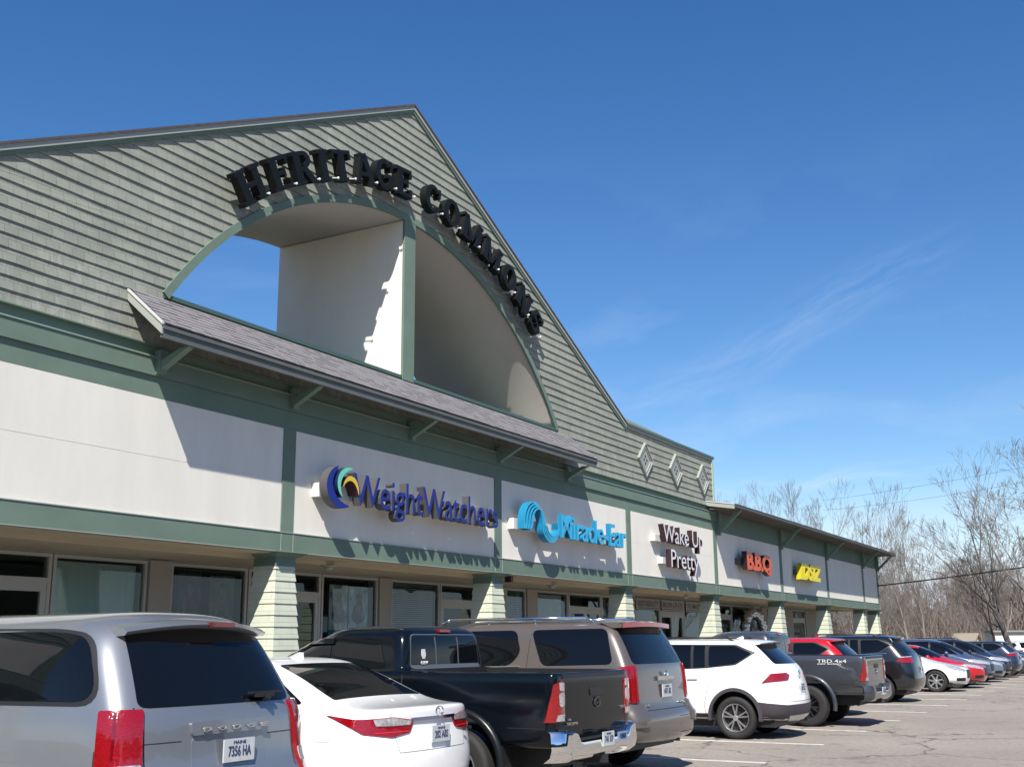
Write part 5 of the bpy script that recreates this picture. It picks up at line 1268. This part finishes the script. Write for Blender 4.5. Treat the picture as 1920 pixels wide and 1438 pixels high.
# ---- sedans parked nose out
def sedan(label, pm, cx, ynose, rot=True, H=1.45, Lc=4.9, wd=.93, lamp='x', grille=True, rimm=None, spok=6, cat='car'):
    car = empty('sedan', label=label, cat=cat)
    k = H/1.45
    df = dict(rr=.22, rf=.38, cr=.12, cf=.2)
    lv = [dict(w=.78, yr=.12, yf=Lc-.12, z=.22), dict(w=.88, yr=.03, yf=Lc-.03, z=.34), dict(w=wd, yr=0, yf=Lc, z=.54), dict(w=wd, yr=.03, yf=Lc-.01, z=[(0, .78), (4, .74), (Lc, .66)]),
          dict(w=wd-.015, yr=.07, yf=Lc-.08, z=[(0, .93), (3.6, .86), (Lc, .73)]), dict(w=wd-.07, yr=.08, yf=Lc-.18, z=[(0, 1.05), (.6, 1.01), (3.6, .92), (Lc, .76)]),
          dict(w=wd-.13, yr=.50, yf=Lc-1.25, z=[(0, 1.08), (1.0, 1.02), (3.8, .97)], rr=.14, cr=.06, rf=.25), dict(w=wd-.22, yr=.95, yf=Lc-1.75, z=1.24*k, rr=.12, cr=.06), dict(w=wd-.31, yr=1.35, yf=Lc-2.15, z=1.39*k, rr=.12, cr=.05, rf=.2, cf=.1), dict(w=wd-.43, yr=1.6, yf=Lc-2.35, z=1.435*k, rr=.1, cr=.03, rf=.1, cf=.06), dict(w=.25, yr=1.9, yf=Lc-2.55, z=1.45*k, rr=.08, rf=.08, cr=.02, cf=.02)]
    ob, bv = carbody(lv, [pm, TRIM], car, cuts=[(1.05, .33, .39, .58), (Lc-.92, .33, .39, .58)], defaults=df)
    patch(bv, [(-.62, .6, 0), (.62, .6, 0), (.53, 1.33, 0), (-.53, 1.33, 0)], (0, 0, -1), GLASSD, 'rear_window', car, r=.05, off=.005)
    patch(bv, [(-.66, Lc-1.42, 0), (.66, Lc-1.42, 0), (.56, Lc-2.12, 0), (-.56, Lc-2.12, 0)], (0, 0, -1), GLASSD, 'windscreen', car, off=.006, r=.06)
    both(bv, [(0, .95, 1.08), (0, 2.3, 1.04), (0, 2.3, 1.37*k), (0, 1.75, 1.36*k), (0, 1.3, 1.28*k)], 'L', GLASSD, 'side_window', car, r=.06, off=.006)
    both(bv, [(0, 2.38, 1.04), (0, Lc-1.55, 1.02), (0, Lc-2.15, 1.33*k), (0, 2.38, 1.37*k)], 'L', GLASSD, 'side_window', car, r=.06, off=.006)
    both(bv, [(-.92, .5, .98), (-.88, .2, .96), (-.5, .08, .95), (-.5, .08, .85), (-.88, .2, .84)], 'BL', REDL, 'taillight', car, off=.012, r=.02, rim=.03)
    both(bv, [(-wd, Lc-.62, .78), (-wd+.03, Lc-.35, .70), (-.52, Lc-.03, .62), (-.47, Lc-.02, .68), (-.70, Lc-.12, .76), (-wd+.06, Lc-.5, .82)], 'FL', CLEARL, 'headlight', car, off=.008, r=.03)
    if grille:
        patch(bv, [(-.38, 0, .68), (.38, 0, .68), (.33, 0, .42), (-.33, 0, .42)], 'F', TRIM, 'grille', car, off=.006, r=.05)
        both(bv, [(-.85, Lc-.2, .44), (-.52, Lc, .44), (-.5, Lc, .34), (-.82, Lc-.2, .34)], 'FL', TRIM, 'lower_intake', car, off=.006, r=.03)
    seam(bv, [(0, 2.34, 1.02), (0, 2.34, .35)], 'L', car); seam(bv, [(0, Lc-1.55, 1.0), (0, Lc-1.45, .6), (0, Lc-1.5, .35)], 'L', car)
    for s in (-1, 1):
        for y in (1.05, Lc-.92): wheel(car, s*(wd-.01), y, .335, .23, s, spok, rimm or ALLOY, .70, dbl=False)
    underbody(car, .85, Lc-.1, .26); mirrors(bv, car, pm, Lc-1.75, 1.03, wd-.03)
    if rot: car.location = (cx, ynose+Lc, 0); car.rotation_euler = (0, 0, math.pi)
    else: place(car, cx, ynose)
    return car
NOSE = 'cars parked nose out'
sedan('white sedan parked nose out with a bright alloy front wheel', PWH, 39.6, -7.95, spok=7)
sedan('red sedan parked nose out beside the white sedan', PR, 42.6, -8.1, H=1.46)
PBL = paint('paint_steel_blue', (.10, .14, .24), .5, .3)
PSB = paint('paint_light_blue', (.20, .27, .38), .5, .3)
PNV = paint('paint_navy', (.02, .03, .07), .3, .3)
def out(c): return c
c, _ = crossover('steel blue crossover parked nose out behind the red sedan', PBL, 45.6, -7.95+4.7, H=1.66, lamp='x', clad=False, rot=1, rails=False, detail=False)
sedan('light blue sedan parked nose out next to the steel blue crossover', PSB, 48.7, -8.0, H=1.50)
c, _ = crossover('navy crossover parked nose out with silver roof rails', PNV, 51.8, -7.9+4.7, H=1.66, lamp='x', clad=False, rot=1, rails=True, detail=False)
c, _ = crossover('navy hatchback parked nose in with its red taillight showing above the row', PNV, 54.9, -8.0, H=1.55, lamp='x', clad=False, rot=0, rails=False, detail=False)
sedan('dark blue sedan near the far end of the parked row', PBL, 57.9, -8.1, H=1.46)
sedan('navy sedan parked farthest but one along the plaza row', PNV, 61.0, -8.2, H=1.46)
sedan('black sedan parked at the far end of the plaza row', PK, 64.0, -8.3, H=1.45)
c, _ = crossover('distant white car standing alone near the white outbuilding', PWH, 0, 0, H=1.5, lamp='x', clad=False, rot=0, rails=False, detail=False)
p = at(1868, 72); c.location = (p.x, p.y-2, 0); c.rotation_euler = (0, 0, R(-60))
# small motorcycle style hitch rack bag: spare hitch on the taupe car
# ================================================================= trees and far background
BARK = mat('grey_brown_bark', (.22, .19, .165), .9, noise=(6, .3, (1, 1, .3)))
TWIG = mat('bare_twigs', (.20, .175, .152), .9)
BARKD = mat('dark_bark', (.04, .03, .028), .9)
def tree_mesh(seed, H, levels=8, trunk_r=.2, fork=.25, lean=0.0, ang=.42, ratio=.76, up=.10, thin=.008, lat=.55, tri=.3):
    """ascending bare tree: trunk and main limbs in one mesh, branches and twigs in the other"""
    rng = random.Random(seed); T = bmesh.new(); C = bmesh.new()
    def turn(d, a):
        ax = d.cross(Vector((rng.gauss(0, 1), rng.gauss(0, 1), rng.gauss(0, 1)))).normalized()
        n = Matrix.Rotation(a, 3, ax) @ d; n.z += up; return n.normalized()
    def grow(p, d, L_, r, lev):
        bm = T if lev <= 1 else C; n = 5 if lev == 0 else (3 if lev < 4 else 2); sd = 8 if lev == 0 else (5 if lev < 3 else 3); r1 = r; r_end = max(r*.66, thin*.6)
        for i in range(n):
            d = (d+Vector((rng.gauss(0, .07), rng.gauss(0, .07), up*.3))).normalized(); q = p+d*(L_/n); r2 = r+(r_end-r)*(i+1)/n
            tube(bm, p, q, r1, r2, sd, cap=False); p = q; r1 = r2
            if lev < levels and ((lev > 0 and i < n-1) or (lev == 0 and i >= 2)) and rng.random() < lat:
                grow(p, turn(d, ang*rng.uniform(1.0, 1.7)), L_*ratio*rng.uniform(.55, .8), r1*.5, lev+(1 if lev < 3 else 2))
        if lev < levels:
            for k in range(3 if rng.random() < tri else 2): grow(p, turn(d, ang*rng.uniform(.45, 1.1)), L_*ratio*rng.uniform(.82, 1.1), max(r1*rng.uniform(.62, .8), thin), lev+1)
    grow(Vector((0, 0, -.1)), Vector((lean, 0, 1)).normalized(), H*fork, trunk_r, 0)
    return T, C
def bmesh_to(me_name, bm):
    me = bpy.data.meshes.new(me_name); bm.to_mesh(me); bm.free(); return me
PROT = []
for i, kw in enumerate([dict(H=15, fork=.28, trunk_r=.24, ang=.46, lean=-.2, up=.06), dict(H=14, fork=.26, trunk_r=.18, ang=.42), dict(H=15, fork=.30, trunk_r=.17, ang=.34, up=.12), dict(H=13, fork=.24, trunk_r=.18, ang=.5, up=.05)]):
    T, C = tree_mesh(11+i*7, levels=7, **kw)
    mt_, mc_ = bmesh_to('trunk', T), bmesh_to('crown', C)
    zmax = max(v.co.z for v in mc_.vertices)
    mt_.materials.append(BARK if i else mat('dark_grey_bark', (.12, .105, .095), .9)); mc_.materials.append(TWIG if i else mat('dark_twigs', (.13, .112, .10), .9)); PROT.append((mt_, mc_, zmax))
def hz(py, r): return CAM.z + (1192-py)/2083*r
def tree(px, r, h, k, label, group=None, rz=0, sx=1.0):
    mt_, mc_, zm = PROT[k]; e = empty('bare_tree', at(px, r, -.02), rz, label, 'tree', group)
    s = h/zm; e.scale = (s*sx, s*sx, s)
    for nm, me in (('trunk', mt_), ('crown', mc_)):
        o = bpy.data.objects.new(nm, me); COL.objects.link(o); o.parent = e
    return e
def hz0(py, r): return CAM.z + (1192-py)/2083*r   # height that shows at photo row py at distance r
TR = [ # px, distance, top row, prototype, width, label
 (1903, 66, 850, 0, 1.0, 'tallest bare tree at the right edge of the lot, beyond the farthest parked cars'),
 (1935, 60, 790, 3, 1.0, 'bare tree cut by the right edge of the picture'),
 (1438, 92, 905, 1, .75, 'small bare crown rising behind the wing roof, nearest the gable'),
 (1528, 95, 908, 2, 1.0, 'bare crown rising behind the middle of the wing roof'),
 (1575, 97, 905, 0, .9, 'bare crown behind the wing roof, second from the right'),
 (1622, 93, 912, 2, 1.0, 'bare tree rising just behind the far end of the wing roof'),
 (1735, 84, 945, 2, .8, 'slender pale bare tree standing between the wing and the tallest tree'),
 (1705, 92, 985, 1, .8, 'bare tree right of the far corner of the wing'),
 (1790, 96, 1010, 3, .9, 'bare tree with low wide branches left of the tallest tree'),
 (1838, 78, 1040, 3, .6, 'low bare tree beside the little yellow shed'),
 (1355, 98, 925, 3, .7, 'faint bare crown showing beside the gable end'),
 (1400, 99, 925, 1, .6, 'faint thin bare crown left of the small crown behind the wing roof'),
]
rngT = random.Random(3)
for i_, (px, r, py, k, sx, lb) in enumerate(TR): tree(px, r, hz(py, r), k, lb, 'bare trees beyond the plaza', R(-62) if i_ == 0 else rngT.uniform(0, 6.28), sx)
# dark leaning trunk near the lot edge
T, C = tree_mesh(77, 7.5, levels=5, trunk_r=.16, fork=.5, lean=-.16, ang=.5)
e = empty('bare_tree', at(1866, 58, -.02), .3, 'dark leaning tree in front of the distant white car', 'tree', 'bare trees beyond the plaza')
bm_obj('trunk', T, BARKD, e); bm_obj('crown', C, BARKD, e); e.scale = (.5, .5, .5)
# woodland mass, one object made of many small bare trees
Tm, Cm = [], []
bmW = bmesh.new()
protos = []
for i in range(4):
    T, C = tree_mesh(200+i, 9.5, levels=6, trunk_r=.09, fork=.26, ang=.36, thin=.009)
    me1 = bmesh_to('w1', T); me2 = bmesh_to('w2', C); protos.append((me1, me2))
rngW = random.Random(5)
def add_copy(me, M):
    n0 = len(bmW.verts); bmW.from_mesh(me); bmW.verts.ensure_lookup_table()
    bmesh.ops.transform(bmW, matrix=M, verts=bmW.verts[n0:])
for i in range(100):
    px = rngW.uniform(1290, 2120); r = rngW.uniform(88, 150)
    p = at(px, r, -.03); s = rngW.uniform(.5, .95)*hz(965, r)/9.5*.85
    M = Matrix.Translation(p) @ Matrix.Rotation(rngW.uniform(0, 6.28), 4, 'Z') @ Matrix.Diagonal((s*1.15, s*1.15, s, 1))
    a, b = protos[i % 4]; add_copy(a, M); add_copy(b, M)
WOOD = mat('woodland_bark', (.225, .19, .17), .95, noise=(.25, .35, (1, 1, .2)))
me = bmesh_to('woodland', bmW); wd_ = link('woodland', me, WOOD); tag(wd_, 'tangled leafless woodland along the far side of the lot', 'woodland', kind='stuff')
# undergrowth: countless thin stems that close the wood near the ground
bmU = bmesh.new(); rngU = random.Random(8)
for i in range(5200):
    px = rngU.uniform(1250, 2200); r = rngU.uniform(92, 165); p = at(px, r, -.03); h = rngU.uniform(1.2, 6.5)*(1 if rngU.random() < .6 else .5)
    d = Vector((rngU.gauss(0, .16), rngU.gauss(0, .16), 1)).normalized(); tube(bmU, p, p+d*h, rngU.uniform(.02, .055), .01, 3, cap=False)
    for _ in range(3):
        q = p+d*h*rngU.uniform(.3, .9); dd = (d+Vector((rngU.gauss(0, .6), rngU.gauss(0, .6), .2))).normalized(); tube(bmU, q, q+dd*h*.35, .02, .008, 3, cap=False)
tag(link('undergrowth', bmesh_to('undergrowth', bmU), mat('brush_brown', (.21, .172, .15), .95, noise=(.2, .4, (1, 1, .3)))), 'dense brown brush and saplings under the woodland', 'undergrowth', kind='stuff')
# distant wooded rise
bm = bmesh.new(); rngH = random.Random(2); prv = None
for i in range(150):
    px = 1150+i*8; p = at(px, 190, 0); h = 5.2+rngH.uniform(-.8, .8)+1.2*math.sin(i*.11); q = [bm.verts.new((p.x, p.y, -.1)), bm.verts.new((p.x, p.y, h)), bm.verts.new((p.x+20, p.y, h*.8))]
    if prv: bm.faces.new((prv[0], q[0], q[1], prv[1])); bm.faces.new((prv[1], q[1], q[2], prv[2]))
    prv = q
tag(bm_obj('backdrop_band', bm, mat('far_wood', (.22, .18, .165), .95, noise=(.35, .4, (1, 1, 4)), bump=(1.2, 1.5))), kind='structure')
# unseen dark band added to cut low sky fill and darken car reflections
bm = bmesh.new(); prv = None
for i in range(121):
    a = R(75-i*3) if i < 121 else 0
    a = R(30+300*i/120); p = Vector((30-95*math.cos(a), -30+95*math.sin(a)*-1, 0))
    p = Vector((20+110*math.cos(a), -10+110*math.sin(a), 0))
    p = Vector((20+75*math.cos(a), -10+75*math.sin(a), 0))
    if p.x > 70 or p.y > 20: prv = None; continue
    h = 13+rngH.uniform(-2, 2)+2*math.sin(i*.7); q = [bm.verts.new((p.x, p.y, -.1)), bm.verts.new((p.x, p.y, h)), bm.verts.new((p.x*1.1, p.y*1.1-1, h*.9))]
    if prv: bm.faces.new((prv[0], q[0], q[1], prv[1])); bm.faces.new((prv[1], q[1], q[2], prv[2]))
    prv = q
tag(bm_obj('backdrop_band', bm, mat('unseen_sky_block', (.08, .07, .06), .95, noise=(.5, .4, (1, 1, 3)))), kind='structure')
# small yellow gabled shed
p = at(1812, 76); s = empty('shed', p, R(70), 'small pale yellow gabled shed at the far side of the lot', 'shed')
bm = bmesh.new(); box(bm, -1.5, 1.5, -1.2, 1.2, 0, 1.7); prism(bm, [(-1.5, 1.7), (1.5, 1.7), (0, 2.55)], -1.2, 1.2, 'x'); 
for v in bm.verts: pass
bm_obj('wall', bm, mat('pale_yellow_boards', (.55, .48, .28), .7), s)
bm = bmesh.new()
prism(bm, [(-1.45, 1.66), (0, 2.6), (0, 2.7), (-1.55, 1.72)], -1.6, 1.6, 'x'); prism(bm, [(1.45, 1.66), (0, 2.6), (0, 2.7), (1.55, 1.72)], -1.6, 1.6, 'x'); bm_obj('roof', bm, mat('tan_roof', (.3, .26, .2), .8), s)
bm = bmesh.new(); box(bm, -1.53, -1.505, -.4, .4, .1, 1.5); bm_obj('door', bm, mat('brown_door', (.12, .08, .05), .7), s); s.scale = (.5, .5, .74)
p = at(1896, 80); s = empty('outbuilding', p, R(20), 'small white outbuilding on a brick red base near the right edge', 'outbuilding')
bm = bmesh.new(); box(bm, -1.3, 1.3, -1.3, 1.3, .35, 2.05); bm_obj('wall', bm, mat('white_siding', (.6, .6, .58), .7), s)
bm = bmesh.new(); box(bm, -1.32, 1.32, -1.32, 1.32, 0, .35); bm_obj('base', bm, mat('brick_red', (.14, .045, .035), .8), s)
bm = bmesh.new(); box(bm, -1.5, 1.5, -1.5, 1.5, 2.05, 2.15); bm_obj('roof', bm, mat('grey_roof', (.25, .25, .25), .7), s)
# overhead wires
def wire(p0, p1, r, sag, name, label, group=None):
    bm = bmesh.new(); p0, p1 = Vector(p0), Vector(p1); n = 24; q = p0
    for i in range(1, n+1):
        t = i/n; c = p0.lerp(p1, t); c.z -= sag*4*t*(1-t); tube(bm, q, c, r, n=6, cap=False); q = c
    tag(bm_obj(name, bm, mat('cable_black', (.01, .01, .012), .6), smooth=60), label, 'cable', group)
def atz(px, py, r): p = at(px, r); p.z = hz(py, r); return p
wire((65.12, 1.2, 4.46), atz(2250, 1045, 62), .04, .12, 'overhead_cable', 'thick black cable running from the far end of the plaza to the right')
wire(atz(1560, 948, 90), atz(2300, 868, 70), .008, .3, 'overhead_wire', 'thin wire crossing the sky above the trees, upper of two', 'thin wires above the trees')
wire(atz(1560, 965, 90), atz(2300, 890, 70), .008, .5, 'overhead_wire', 'thin wire crossing the sky above the trees, lower of two', 'thin wires above the trees')
